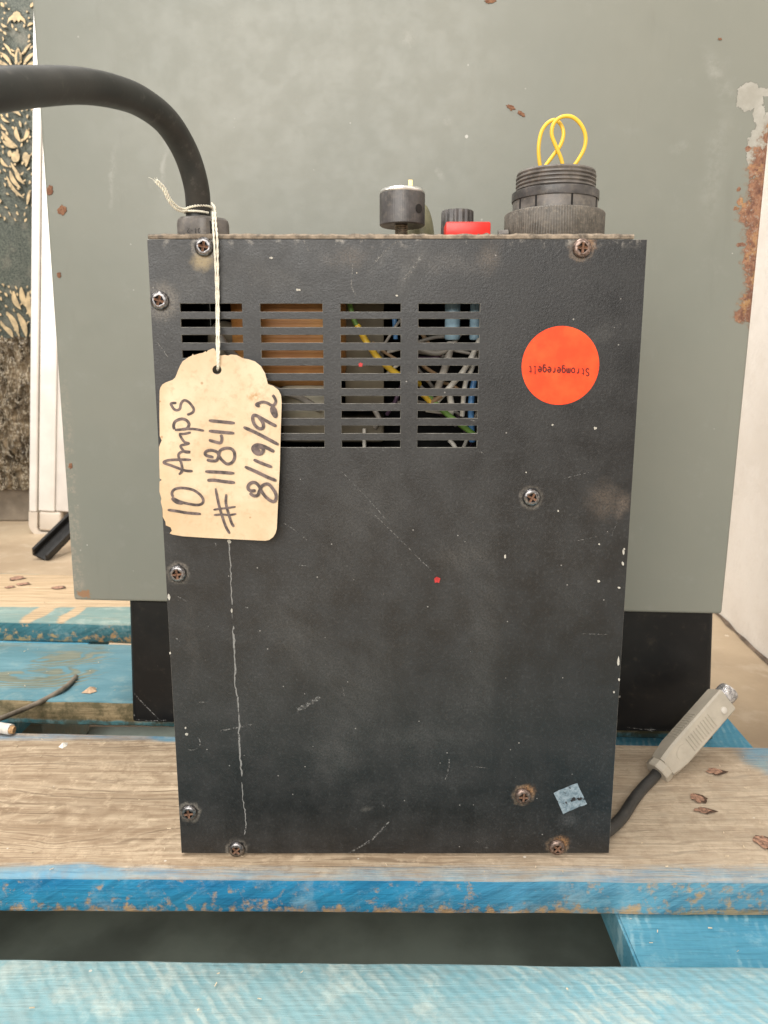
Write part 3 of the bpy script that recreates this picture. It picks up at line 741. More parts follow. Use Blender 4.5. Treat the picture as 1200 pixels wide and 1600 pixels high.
for i in range(nx):
    for j in range(nz):
        if hole(i, j):
            for (p, q) in (((i, j), (i+1, j)), ((i+1, j), (i+1, j+1)), ((i+1, j+1), (i, j+1)), ((i, j+1), (i, j))):
                f = bm.faces.new((grid[(*p, 0)], grid[(*q, 0)], grid[(*q, TK)], grid[(*p, TK)])); f.material_index = 1
        else:
            bm.faces.new([grid[(a, b, 0)] for a, b in ((i, j), (i+1, j), (i+1, j+1), (i, j+1))])
            bm.faces.new([grid[(a, b, TK)] for a, b in ((i, j+1), (i+1, j+1), (i+1, j), (i, j))]).material_index = 3
for i in range(nx):
    for j in (0, nz): bm.faces.new([grid[k] for k in ((i, j, 0), (i+1, j, 0), (i+1, j, TK), (i, j, TK))]).material_index = 2
for j in range(nz):
    for i in (0, nx): bm.faces.new([grid[k] for k in ((i, j, 0), (i, j+1, 0), (i, j+1, TK), (i, j, TK))]).material_index = 2
# break the outer rim and slot rims a little
rim = [e for e in bm.edges if all(v.co.y < 1e-6 for v in e.verts) and any(f.material_index in (1, 2) for f in e.link_faces)]
bmesh.ops.bevel(bm, geom=rim, offset=.0002, segments=1, affect='EDGES', material=1)
finish('front_panel', bm, [M_PANEL, M_EDGE, M_EDGE_DARK, M_INSIDE], psu)
BD = .122
def part(name, lo, hi, mat, bev=.0006, **kw):
    bm = bmesh.new(); box(bm, lo, hi, bev); return finish(name, bm, mat, psu, smooth=R(30), **kw)
M_BODY = simple('black_side_sheet', (0.02, 0.02, 0.02), .5, 0, .3, 60, .3, 800)
ZB = ZT+.0004
part('side_panel', (XL+.0006, TK+.0002, .0015), (XL+.0022, BD, ZB-.0004), M_BODY)
part('side_panel', (XR-.0022, TK+.0002, .0015), (XR-.0006, BD, ZB-.0004), M_BODY)
part('back_panel', (XL+.0024, BD-.0018, .0015), (XR-.0024, BD-.0002, ZB-.0006), M_INSIDE)
part('bottom_panel', (XL+.0024, TK+.0004, .0003), (XR-.0024, BD-.002, .0018), M_INSIDE)
# top sheet: its front edge stands just above the front sheet, dusty and coloured as if catching light
bm = bmesh.new(); n = 90; rings = []; rk = random.Random(4)
for i in range(n+1):
    x = XL+.0004+(XR-.0062-XL-.0004)*i/n
    h = .0021+rk.uniform(-.0002, .0004)*(1 if 2 < i < n-2 else 0)
    rings.append([bm.verts.new(p) for p in ((x, .0004, ZB), (x, .0002+rk.uniform(0, .0003), ZB+h*.6), (x, .0012, ZB+h), (x, BD, ZB+.0022), (x, BD, ZB))])
for a, b in zip(rings, rings[1:]):
    for q in range(5): bm.faces.new((a[q], a[(q+1) % 5], b[(q+1) % 5], b[q]))
bm.faces.new(rings[0]); bm.faces.new(rings[-1][::-1])
finish('top_panel', bm, M_TOP, psu, smooth=R(40))

# screws
def screw_mesh(name, mhead):
    bm = bmesh.new(); r = .0043; n = 32
    out = [bm.verts.new((.0037*cos(2*pi*k/n), -.0019, .0037*sin(2*pi*k/n))) for k in range(n)]
    w_, l_ = .00060, .0025
    cr = [(w_, w_), (w_, l_), (-w_, l_), (-w_, w_), (-l_, w_), (-l_, -w_), (-w_, -w_), (-w_, -l_), (w_, -l_), (w_, -w_), (l_, -w_), (l_, w_)]
    fl = lambda x, z: -.0019-.0006*(1-(x*x+z*z)/.0037**2)
    ci = [bm.verts.new((x, fl(x, z), z)) for x, z in cr]
    es = [bm.edges.new((out[k], out[(k+1) % n])) for k in range(n)]+[bm.edges.new((ci[k], ci[(k+1) % 12])) for k in range(12)]
    bmesh.ops.triangle_fill(bm, edges=es, use_beauty=True)
    kept = [f for f in bm.faces if not all(v in ci for v in f.verts)]
    for f in [f for f in bm.faces if f not in kept]: bm.faces.remove(f)
    prev = out
    for rr, yy in ((.0043, -.0013), (.0045, -.0007), (.0045, -.0001)):
        ring = [bm.verts.new((rr*cos(2*pi*k/n), yy, rr*sin(2*pi*k/n))) for k in range(n)]
        for k in range(n): bm.faces.new((prev[k], prev[(k+1) % n], ring[(k+1) % n], ring[k]))
        prev = ring
    inn = [bm.verts.new((v.co.x*.75, -.0014, v.co.z*.75)) for v in ci]
    for k in range(12): bm.faces.new((ci[k], ci[(k+1) % 12], inn[(k+1) % 12], inn[k])).material_index = 1
    c = bm.verts.new((0, -.0010, 0))
    for k in range(12): bm.faces.new((inn[k], inn[(k+1) % 12], c)).material_index = 1
    bmesh.ops.recalc_face_normals(bm, faces=bm.faces)
    me = bpy.data.meshes.new(name); bm.to_mesh(me); bm.free()
    me.materials.append(mhead); me.materials.append(M_RECESS)
    me.polygons.foreach_set('use_smooth', [True]*len(me.polygons))
    return me
mz, mr_ = screw_mesh('screw', M_ZINC), screw_mesh('rusty_screw', M_RUSTZINC)
sc_obj = bpy.data.objects.new('screw', mz)
for i, (px, py, rust) in enumerate(SCREWS):
    o = sc_obj if i == 0 else sc_obj.copy()
    o.data = mr_ if rust or i in (6, 7) else mz
    COL.objects.link(o); o.parent = psu; c = Fp(px, py)
    o.location = (c.x, -.0001, c.z); o.rotation_euler = (0, random.Random(i*7+1).uniform(0, 1.5), 0)
    if rust: o['label'] = 'rust stained screw'

# orange sticker and its print
def disc(bm, c, r, y0, y1, n=72, jit=0):
    a = [bm.verts.new((c.x+r*cos(2*pi*k/n), y0, c.z+r*sin(2*pi*k/n))) for k in range(n)]
    b = [bm.verts.new((v.co.x, y1, v.co.z)) for v in a]
    bm.faces.new(a); bm.faces.new(b)
    for k in range(n): bm.faces.new((a[k], a[(k+1) % n], b[(k+1) % n], b[k]))
sc = Fp(875.5, 571.5); sr = (Fp(936, 571).x-Fp(815, 571).x)/2
bm = bmesh.new(); disc(bm, sc, sr, -.00005, -.00022)
stk = finish('round_sticker', bm, M_STICKER, psu)
G = {'S': [[(.85, .85), (.5, 1), (.15, .82), (.3, .58), (.7, .45), (.87, .2), (.5, 0), (.12, .15)]],
     't': [[(.35, .95), (.35, .2), (.5, .02), (.8, .08)], [(.1, .68), (.8, .68)]],
     'r': [[(.3, .68), (.3, 0)], [(.3, .42), (.5, .66), (.85, .62)]],
     'o': [[(.5, .7), (.15, .5), (.15, .2), (.5, 0), (.85, .2), (.85, .5), (.5, .7)]],
     'm': [[(.1, .68), (.1, 0)], [(.1, .55), (.3, .68), (.48, .55), (.48, 0)], [(.48, .55), (.7, .68), (.88, .55), (.88, 0)]],
     'g': [[(.82, .68), (.82, -.1), (.6, -.28), (.2, -.2)], [(.82, .5), (.5, .7), (.15, .5), (.15, .22), (.5, .05), (.82, .22)]],
     'e': [[(.15, .36), (.85, .36), (.8, .55), (.5, .7), (.15, .5), (.15, .2), (.5, 0), (.82, .1)]],
     'l': [[(.25, 1), (.5, 1), (.5, .05)], [(.2, 0), (.85, 0)]],
     '7': [[(.1, 1), (.9, 1), (.4, 0)]], '0': [[(.5, 1), (.15, .75), (.15, .25), (.5, 0), (.85, .25), (.85, .75), (.5, 1)]],
     '1': [[(.3, .8), (.55, 1), (.55, 0)]], '-': [[(.15, .45), (.85, .45)]],
     '2': [[(.15, .8), (.5, 1), (.85, .75), (.6, .4), (.12, 0), (.9, 0)]]}
LAY = [0]
def ribbon(bm, path, wid, fn, dl=1.2e-6):
    """round-ended ribbon along 2-D path; fn(x, y, lift) gives the place"""
    prev = None; n = len(path)
    for i, p in enumerate(path):
        t = Vector(path[min(i+1, n-1)])-Vector(path[max(i-1, 0)])
        if t.length == 0: continue
        t.normalize(); nn = Vector((-t.y, t.x)); k = min(i, n-1-i)
        ww = wid/2*(.55 if k == 0 else .9 if k == 1 else 1)
        LAY[0] += dl
        a, b = bm.verts.new(fn(p[0]+nn.x*ww, p[1]+nn.y*ww, LAY[0])), bm.verts.new(fn(p[0]-nn.x*ww, p[1]-nn.y*ww, LAY[0]))
        if prev: bm.faces.new((prev[0], a, b, prev[1]))
        prev = (a, b)
bm = bmesh.new(); LAY[0] = 0
word = 'Stromgeregelt'; t0, t1 = Vector((921.5, 576)), Vector((824.5, 572)); adv = (t1-t0)/len(word)
up = Vector((0.0, 1.0))*11.5
for i, ch in enumerate(word):
    for st in G[ch]:
        pts = [t0+adv*(i+.08+.84*x)+up*y for x, y in st]
        pts = [tuple(p) for p in (catmull([(q[0], q[1], 0) for q in pts], 5) if ch not in 'lt' else [Vector((*q, 0)) for q in pts])]
        ribbon(bm, [(q[0], q[1]) for q in pts], 2.0, lambda x, y, l: Fp(x, y)+Vector((0, -.00026-l, 0)))
finish('sticker_lettering', bm, M_INKRED, stk, recalc=False)

# silver sticker remnant, flecks, drip line, scratches
def on_panel(outl, y0, y1, name, mat, parent=psu, **kw):
    bm = bmesh.new(); prism(bm, [Fp(x, y)+Vector((0, y0, 0)) for x, y in outl], (0, y1-y0, 0)); return finish(name, bm, mat, parent, **kw)
on_panel(ragged([(865, 1239), (902, 1223.5), (917, 1256), (901, 1262), (880, 1272)], 1.0, 2, 3), -.00004, -.0002, 'sticker_remnant', M_REMNANT)
for px, py, s_ in ((683, 906, 5), (563.5, 570, 3.6)):
    on_panel([(px-s_*.2, py-s_), (px+s_, py-s_*.5), (px+s_*.6, py+s_*.9), (px-s_*.1, py+s_*.7), (px-s_*.7, py+s_*.9), (px-s_*.9, py-s_*.4)], -.00004, -.0003, 'paint_fleck', M_FLECKRED)
PF = lambda lift: (lambda x, y: Fp(x, y)+Vector((0, -lift, 0)))
def jig(pts, n, amp, seed):
    o = catmull([(x, y, 0) for x, y in pts], n); rnd = random.Random(seed)
    return [(p.x+rnd.uniform(-amp, amp), p.y) for p in o]
bm = bmesh.new()
strip(bm, jig([(357, 846), (360, 880), (361, 905), (362, 945)], 6, 1.0, 1), 1.7, PF(.00008), 1)
strip(bm, jig([(364, 978), (365, 1000), (367, 1030), (367, 1060), (370, 1085), (374, 1118), (373, 1150), (375, 1185), (378, 1213)], 6, 1.1, 2), 2.3, PF(.0001), 2)
strip(bm, jig([(378, 1222), (380, 1250), (383, 1272), (384, 1290), (382, 1304)], 6, .9, 3), 1.5, PF(.00012), 3)
strip(bm, [(364, 990), (366, 1000), (365, 1012)], 6, PF(.00014), 4)
strip(bm, [(362, 950), (363, 966)], 1.8, PF(.00011), 9)
finish('dried_drip', bm, M_DRIP, psu, recalc=False)
bm = bmesh.new()
for i, (pts, wd_) in enumerate((([(534, 737), (580, 785), (610, 820)], 1.3), ([(584, 803), (620, 838), (650, 868), (682, 899)], 1.5), ([(462, 1111), (480, 1101), (500, 1089)], 9),
    ([(340, 1142), (365, 1138), (396, 1131)], 3), ([(545, 1333), (580, 1312), (610, 1282)], 4), ([(702, 1184), (700, 1205), (694, 1222)], 2), ([(440, 815), (460, 828), (482, 846)], 1.6),
    ([(550, 385), (551, 420), (549, 445), (556, 462)], 3), ([(573, 426), (590, 405), (610, 385), (625, 376)], 4), ([(630, 438), (645, 420), (660, 398)], 6), ([(474, 374), (480, 388), (484, 395)], 2.4),
    ([(243, 533), (254, 545), (262, 558)], 2), ([(388, 437), (394, 446)], 1.6), ([(466, 883), (480, 884)], 1.6), ([(380, 947), (388, 950)], 2), ([(310, 1097), (323, 1097)], 1.4), ([(380, 1180), (395, 1181)], 1.6),
    ([(536, 1075), (538, 1088)], 2), ([(596, 1252), (601, 1262)], 2), ([(900, 845), (935, 838)], 1.2), ([(878, 748), (920, 738)], 1.2), ([(274, 996), (282, 1002)], 2.4), ([(277, 931), (292, 940)], 2),
    ([(735, 1197), (765, 1200)], 1.6), ([(955, 838), (965, 815)], 1.4), ([(958, 512), (970, 506)], 3), ([(400, 372), (408, 376)], 3), ([(740, 1315), (748, 1314)], 2), ([(758, 1322), (763, 1328)], 6),
    ([(910, 990), (950, 991)], 1.2), ([(388, 1340), (390, 1344)], 2), ([(745, 703), (757, 709)], 3), ([(336, 846), (338, 853)], 2), ([(726, 654), (744, 658)], 1.5))):
    bm = bmesh.new(); strip(bm, jig(pts, 7, .4, i), wd_*.8, PF(.00006+i*.000004), i)
    finish('scratch_mark', bm, M_SCRATCH, psu, recalc=False)
bm = bmesh.new()
arc = [(300+13*cos(a), 1160-13*sin(a)*.9) for a in [R(k) for k in range(-120, 50, 12)]]
strip(bm, arc, 1.6, PF(.0003), 77)
finish('scratch_mark', bm, M_SCRATCH, psu, recalc=False)
bm = bmesh.new()
for i, (px, py, rx, ry) in enumerate(((966, 1033, 2, 7), (967, 1062, 1.6, 2), (959, 1081, 1.2, 1.5), (358, 846, 3, 3), (424, 403, 3.5, 1.8), (466, 453, 4, 1.8), (930, 669, 2.6, 2.2), (292, 1147, 2.2, 2), (290, 1137, 1.4, 1.4), (362, 954, 1.6, 3),
        (789, 869, 1.6, 3), (872, 798, 1.4, 1.4), (863, 664, 1.6, 1.4), (974, 862, 1.6, 5), (973, 880, 1.6, 3), (822, 738, 1.2, 1.2), (967, 918, 2, 1.6), (935, 908, 2, 1.6), (620, 462, 2, 1.3), (975, 858, 1.2, 2), (264, 932, 2, 5), (266, 1020, 1.3, 2), (936, 850, 1.3, 1.3))):
    o_ = round_spot(px, py, rx, ry, 9, .3, i+3)
    prism(bm, [Fp(x, y)+Vector((0, -.00003, 0)) for x, y in o_], (0, -.00035, 0))
finish('grit_flecks', bm, M_FLECK, psu, kind='stuff')

# inside: winding, card, capacitors, wires
def pbox(name, x0, x1, y0, y1, d0, d1, mat, bev=.0008):
    a = P((x0+x1)/2, (y0+y1)/2, d0); s = depth(a)/FPX
    lo = (P(x0, y0, d0).x, d0-D, P(x0, y1, d0).z); hi = (P(x1, y0, d0).x, d1-D, P(x1, y0, d0).z)
    bm = bmesh.new(); box(bm, lo, hi, bev, 3); return finish(name, bm, mat, psu, smooth=R(40))
pbox('winding', 352, 538, 425, 606, .398, .46, M_COIL, .010)
pbox('winding_tape', 432, 528, 600, 660, .401, .45, M_TAPE, .006)
pbox('core_plate', 440, 600, 655, 692, .404, .46, M_OLIVE, .002)
pbox('circuit_card', 538, 600, 440, 640, .412, .414, M_OLIVE, .0005)
pbox('core_block', 318, 372, 500, 640, .402, .45, M_OLIVE, .008)
for px, r_, y0, y1, d_ in ((707, 12, 455, 531, .402), (743, 9, 455, 531, .404)):
    c = P(px, 500, d_); s = depth(c)/FPX; bm = bmesh.new(); zt, zb = Zat(y0, d_), Zat(y1, d_); rr = r_*s
    lathe(bm, (c.x, c.y), [(rr*.5, zb), (rr*.85, zb), (rr, zb+rr*.25), (rr, zt-rr*.5), (rr*.85, zt-rr*.3), (rr, zt-rr*.1), (rr*.8, zt), (rr*.3, zt)], 28)
    finish('capacitor', bm, M_CAP, psu, smooth=R(50))
def wire(mat, pts, rpx=3.2, name='inner_wire'):
    p = [P(*q) for q in pts]; s = depth(p[0])/FPX; bm = bmesh.new()
    tube(bm, catmull(p, 6), rpx*s, 8); finish(name, bm, mat, psu, smooth=R(60))
wire(M_GREENW, [(535, 440, .40), (546, 474, .398), (553, 500, .397), (560, 512, .3965)], 4)
wire(M_YELLOW, [(558, 508, .3965), (570, 530, .396), (588, 556, .396), (608, 575, .397), (630, 590, .40), (655, 600, .41)], 5)
wire(M_WHITEW, [(750, 530, .398), (735, 562, .396), (720, 585, .396), (700, 608, .397), (680, 630, .40)], 4.5)
wire(M_WHITEW, [(745, 548, .402), (738, 575, .40), (727, 600, .40), (722, 650, .402)], 4)
wire(M_GREYW, [(704, 535, .401), (700, 560, .399), (690, 590, .40), (682, 612, .402)], 6)
wire(M_GREYW, [(650, 545, .40), (680, 552, .398), (700, 545, .399), (720, 520, .404)], 4)
wire(M_BROWNW, [(655, 566, .40), (670, 578, .40), (690, 590, .404)], 3)
wire(M_BLUEW, [(742, 590, .403), (738, 612, .401), (736, 640, .40), (738, 690, .402)], 5)
wire(M_BLUEW, [(616, 490, .408), (617, 505, .407), (618, 530, .407)], 4)
wire(M_GREENW, [(655, 612, .402), (672, 622, .40), (690, 640, .398), (715, 660, .398), (742, 680, .40)], 4.5)
wire(M_YELLOW, [(652, 610, .40), (664, 620, .398), (676, 632, .40)], 4.2)
wire(M_BROWNW, [(668, 632, .40), (685, 622, .398), (700, 612, .399)], 4)
wire(M_WHITEW, [(700, 650, .402), (706, 640, .40), (702, 615, .401)], 5)
wire(M_WHITEW, [(702, 688, .40), (710, 697, .399), (716, 712, .40)], 3.5)
wire(M_WHITEW, [(569, 670, .402), (569, 690, .40), (570, 712, .40)], 3)
wire(M_PURPLEW, [(652, 560, .404), (675, 560, .402), (695, 548, .403)], 4)
wire(M_GREYW, [(340, 520, .399), (352, 540, .397), (366, 556, .399), (385, 566, .404)], 6)
wire(M_GREYW, [(410, 600, .397), (440, 612, .395), (470, 622, .397), (500, 640, .40)], 5)
wire(M_GREYW, [(585, 640, .404), (592, 655, .402), (586, 668, .404)], 4)

rk = random.Random(31)
for i in range(16):
    x0 = rk.uniform(652, 748) if i < 11 else rk.uniform(604, 626); y0 = rk.uniform(520, 680); a_ = rk.uniform(-1.2, 1.2); l_ = rk.uniform(25, 60); d0 = rk.uniform(.404, .422)
    wire([M_GREYW, M_PURPLEW, M_BROWNW, M_GREYW, M_WHITEW][i % 5], [(x0-l_*cos(a_), y0-l_*sin(a_), d0+.004), (x0-l_*.3*cos(a_)+rk.uniform(-6, 6), y0-l_*.3*sin(a_), d0), (x0+l_*.4*cos(a_), y0+l_*.4*sin(a_)+rk.uniform(-8, 8), d0), (x0+l_*cos(a_), y0+l_*sin(a_), d0+.006)], rk.uniform(2.0, 3.2))

# ------------------------------------------------ fittings on top
ZTOP = ZB+.0022
# cable gland: faceted nut
gd = .4045; gc = P(317, 350, gd); gs = depth(gc)/FPX; gr = 43.5*gs
bm = bmesh.new(); zt_ = Zat(337.5, gd-.010)
prof = [(gr*.98, ZTOP-.001), (gr, ZTOP+.001), (gr, zt_-.0035), (gr*.96, zt_-.0012), (gr*.86, zt_), (gr*.5, zt_+.0008)]
n = 96; rings = []; a0 = -pi/2-.27; seg = pi/3
for r_, z_ in prof:
    ring = []
    for k in range(n):
        a = 2*pi*k/n; aa = ((a-a0+seg/2) % seg)-seg/2
        q = r_*min(1.0, cos(seg/2)*1.045/cos(aa))
        ring.append(bm.verts.new((gc.x+q*cos(a), gc.y+q*sin(a), z_)))
    rings.append(ring)
for a, b in zip(rings, rings[1:]):
    for k in range(n): bm.faces.new((a[k], a[(k+1) % n], b[(k+1) % n], b[k]))
bm.faces.new(rings[-1]); bm.faces.new(rings[0][::-1])
gland = finish('cable_gland', bm, M_DUSTYPLASTIC, psu, smooth=R(22))
bm = bmesh.new(); gx = P(329.5, 350, gd-.011); box(bm, (gx.x-.0006, gx.y-.0008, ZTOP+.0004), (gx.x+.0006, gx.y+.003, zt_-.0026), .0002, 1)
finish('gland_groove_shade', bm, simple('groove_shade', (0.012, 0.011, 0.01), .8), gland)  # solid dark strip painted as the shade inside a groove
# raised moulded characters, upside down on the facet
bm = bmesh.new(); LAY[0] = 0
for i, ch in enumerate('701-2'):
    for st in G[ch]:
        pts = [(319-i*5.6-4.6*x, 356.5+7.5*y) for x, y in st]
        yfr = gc.y-gr*.905-.0003+.0*x_ if False else gc.y-gr*.955
        ribbon(bm, pts, 1.5, lambda x, y, l: P(x, y, yfr+D-.0002-l))
finish('moulded_characters', bm, simple('raised_dusty_plastic', (0.03, 0.027, 0.024), .6), gland, recalc=False)
# thick cable
cp = [(309, 352, .4045), (310, 330, .4045), (306.5, 290, .400), (291, 240, .390), (262, 192, .372), (222, 160, .349), (178, 143, .325), (122, 134, .300), (60, 135, .272), (0, 140, .246), (-70, 150, .222), (-150, 168, .20)]
cpath = catmull([P(*q) for q in cp], 10)
bm = bmesh.new(); tube(bm, cpath, .0061, 28); finish('power_cable', bm, M_RUBBER, psu, smooth=R(60))

# ribbed knob with aluminium cap
kd = .420; kc = P(628.5, 330, kd); ks = depth(kc)/FPX; kr = 35.5*ks
z_a, z_b, z_c = Zat(354, kd), Zat(303.5, kd), Zat(296.5, kd)
bm = bmesh.new()
rib = {i: (80, .00013) for i in (2, 3)}
lathe(bm, (kc.x, kc.y), [(kr*.55, z_a+.0008), (kr*.93, z_a), (kr, z_a+.0006), (kr, z_b-.0004), (kr*.98, z_b), (kr*.6, z_b)], 240, ribs=rib)
knob = finish('knob', bm, M_BLACKPLASTIC, psu, smooth=R(50))
bm = bmesh.new(); lathe(bm, (kc.x, kc.y), [(kr*.97, z_b), (kr*.985, z_b+.0006), (kr*.94, z_c-.0004), (kr*.88, z_c), (kr*.3, z_c+.0001)], 64)
finish('knob_cap', bm, M_ALU, knob, smooth=R(40))
bm = bmesh.new(); p = P(652.5, 326, kd-kr/1*.70)
hc = Vector((kc.x+kr*.70, kc.y-kr*.71, Zat(326, kd-.008))); hd = Vector((.70, -.71, 0))
tube(bm, [hc-hd*.002, hc+hd*.00025], .0022, 20)
finish('set_screw_hole', bm, M_INSIDE, knob)
bm = bmesh.new(); pa = P(641.5, 300, kd+.002); box(bm, (P(638, 300, kd).x, pa.y-.0006, z_c-.001), (P(645, 300, kd).x, pa.y+.0008, Zat(279.5, kd)), .0002)
finish('pointer_pin', bm, M_BRASS, knob)
bm = bmesh.new(); pr_ = []; zz = ZTOP-.001; tr = 10.5*ks
while zz < z_a+.0012: pr_ += [(tr, zz), (tr*.86, zz+.0005)]; zz += .001
lathe(bm, (P(627, 360, kd).x, kc.y), pr_, 32); finish('threaded_bush', bm, M_THREAD, psu, smooth=R(30))
# khaki dome behind the knob
dd = .447; dc_ = P(657, 345, dd); ds = depth(dc_)/FPX
bm = bmesh.new(); zq0, zq1 = ZTOP-.001, Zat(318, dd); rq = 23*ds
lathe(bm, (dc_.x, dc_.y), [(rq*1.25, zq0), (rq*1.2, zq0+.001)]+[(rq*(1-t**2.2)**.5, zq0+.001+(zq1-zq0)*t) for t in [i/10 for i in range(10)]]+[(rq*.1, zq1+.0008)], 32)
finish('indicator_dome', bm, M_KHAKI, psu, smooth=R(60))
# ribbed cap
rd = .432; rc = P(714.5, 345, rd); rs = depth(rc)/FPX; rr = 26*rs
bm = bmesh.new(); zt_ = Zat(330, rd)
lathe(bm, (rc.x, rc.y), [(rr*1.04, ZTOP-.001), (rr, ZTOP+.002), (rr*.97, zt_-.0006), (rr*.92, zt_), (rr*.7, zt_+.0001), (rr*.65, zt_-.001)], 120, ribs={0: (16, .0007), 1: (16, .0007), 2: (16, .0007), 3: (16, .0005)})
finish('ribbed_cap', bm, M_BLACKPLASTIC, psu, smooth=R(40))
# red push button
bm = bmesh.new(); bd = .394
lo = (P(696.5, 356, bd).x, bd-D, ZTOP-.0006); hi = (P(767, 356, bd).x, bd-D+.014, Zat(346, bd))
box(bm, lo, hi, .0009, 2); finish('red_push_button', bm, M_RED, psu, smooth=R(30))
# small ferrule beside the connector
bm = bmesh.new(); q = P(782, 363, .425); tube(bm, [q+Vector((-.0012, 0, -.0012)), q+Vector((.004, 0, -.0008))], .0022, 16); finish('small_ferrule', bm, M_DUSTYPLASTIC, psu, smooth=R(50))
# big threaded connector
nd_ = .432; nc = P(866, 340, nd_); ns = depth(nc)/FPX
Z = lambda py: Zat(py, nd_)
bm = bmesh.new(); r1 = 77*ns
lathe(bm, (nc.x, nc.y), [(r1*.93, ZTOP-.001), (r1*.97, ZTOP+.0009), (r1, ZTOP+.0015), (r1, Z(336)-.0004), (r1*.975, Z(335)), (r1*.8, Z(334))], 480, ribs={2: (120, .0003), 3: (120, .0003)})
conn = finish('connector', bm, M_KNURL, psu, smooth=R(50))
bm = bmesh.new(); r2 = 66.5*ns
z0_, z1_ = Z(336), Z(316)
lathe(bm, (nc.x, nc.y), [(r2*.975, z0_-.001), (r2*.975, z1_)], 64, cap=False)
finish('slotted_barrel', bm, M_DUSTYPLASTIC, conn, smooth=R(50))
M_SLOT = simple('dark_slot', (0.008, 0.007, 0.007), .8)
for px in (826, 878, 923, 806):
    dx = max(-.98, min(.98, (px-866)/66.5)); dirv = Vector((dx, -(1-dx*dx)**.5, 0)); tv = Vector((-dirv.y, dirv.x, 0))
    c0 = Vector((nc.x, nc.y, 0))+dirv*(r2*.975)
    bm = bmesh.new(); hw = .00048
    prism(bm, [c0+tv*hw+Vector((0, 0, z0_)), c0-tv*hw+Vector((0, 0, z0_)), c0-tv*hw+Vector((0, 0, z1_+.0004)), c0+tv*hw+Vector((0, 0, z1_+.0004))], dirv*.00025)
    finish('slot', bm, M_SLOT, conn)
bm = bmesh.new()
lathe(bm, (nc.x, nc.y), [(r2*.9, z1_), (r2, z1_+.0001), (r2*1.005, z1_+.0006), (r2*1.0, Z(303)), (r2*.97, Z(301.5)), (r2*.88, Z(301))], 64)
finish('locking_ring', bm, M_BLACKPLASTIC, conn, smooth=R(40))
bm = bmesh.new(); r3 = 61*ns; pf = [(r3*.9, Z(303))]
for k in range(4):
    za = Z(300-6.0*k); zb_ = Z(300-6.0*(k+1)); pf += [(r3*.955, za), (r3, za+(zb_-za)*.3), (r3, za+(zb_-za)*.62), (r3*.955, zb_-(zb_-za)*.05)]
pf += [(r3*.985, Z(273.5)), (r3*.97, Z(271)), (r3*.90, Z(270)), (r3*.88, Z(272)), (r3*.86, Z(290)), (r3*.1, Z(290))]
lathe(bm, (nc.x, nc.y), pf, 96); finish('thread', bm, M_DUSTYPLASTIC, conn, smooth=R(32))
# yellow wire loops
def yl_(pts, dd_):
    k = 2.609
    p = [P(560+x/k, 150+y/k, nd_+dz) for (x, y), dz in zip(pts, dd_)]
    bm = bmesh.new(); tube(bm, catmull(p, 8), 2.9*ns, 12); finish('wire_loop', bm, M_YELLOW, psu, smooth=R(60))
a = [(752, 360), (745, 310), (737, 260), (735, 205), (747, 145), (772, 110), (802, 98), (826, 118), (836, 155), (824, 200), (792, 245), (760, 290), (735, 340)]
yl_(a, [.003-.0005*i for i in range(13)])
b = [(842, 360), (838, 310), (826, 255), (805, 205), (788, 155), (798, 110), (830, 85), (872, 86), (908, 118), (926, 165), (920, 215), (893, 265), (860, 310), (845, 350)]
yl_(b, [-.003-.0004*(i if i < 7 else 14-i) for i in range(14)])
# dust heaps at the connector foot
bm = bmesh.new(); rk = random.Random(8)
for i in range(60):
    px = rk.choice([rk.uniform(925, 955), rk.uniform(800, 830), rk.uniform(700, 790), rk.uniform(240, 300)]); dd_ = rk.uniform(.3885, .398)
    c = P(px, 366, dd_); s_ = rk.uniform(.0003, .0010)
    m4 = Matrix.Translation((c.x, c.y, ZTOP+s_*.25)) @ Matrix.Rotation(rk.uniform(0, 6), 4, 'Z') @ Matrix.Diagonal((s_*1.3, s_, s_*.55, 1))
    bmesh.ops.create_icosphere(bm, subdivisions=1, radius=1, matrix=m4)
finish('dust_crumbs', bm, M_TOP, psu, kind='stuff')

# ================================================================== paper tag on its string
tb = P(345, 840, .381)
tag = root('paper_tag', (P(340, 578, .3835).x, P(340, 578, .3835).y, tb.z), 'stained manila tag with handwritten numbers hanging from the cable', 'tag')
def tagd(px, py):   # distance of the paper from the eye: gently curled
    u, v = (px-345)/95, (py-560)/280
    return .3826-.0016*v-.0017*max(0, u)**2+.0005*sin(v*7)+.0004*sin(u*5+v*3)-.0010*max(0, -u-.4)
OUT = [(113, 650), (118, 630), (130, 612), (150, 600), (190, 585), (205, 572), (213, 555), (222, 530), (235, 500), (250, 475), (285, 450), (305, 441), (310, 430), (316, 438), (350, 428), (372, 424), (385, 414), (392, 420), (400, 410), (415, 404), (430, 397), (440, 400), (445, 410), (448, 428), (480, 440), (500, 436), (520, 440), (535, 434), (570, 437), (610, 457), (640, 462), (680, 475), (715, 503), (740, 545), (752, 590), (757, 610), (790, 622), (820, 645), (835, 675), (839, 720), (833, 900), (828, 1100), (818, 1300), (810, 1470), (802, 1498), (788, 1520), (765, 1537), (740, 1542), (600, 1535), (400, 1525), (250, 1515), (190, 1505), (173, 1498), (186, 1482), (178, 1462), (150, 1450), (148, 1430), (132, 1400), (130, 1350), (120, 1310), (124, 1290), (112, 1250), (113, 1190), (126, 1180), (114, 1170), (112, 1100), (110, 985), (117, 965), (126, 945), (114, 920), (112, 800)]
OUT = [(220+x/3.81, 440+y/3.81) for x, y in OUT]
bm = bmesh.new()
vo = [bm.verts.new((x, y, 0)) for x, y in OUT]
hcx, hcy, hr = 220+454/3.81, 440+525/3.81, 7.2
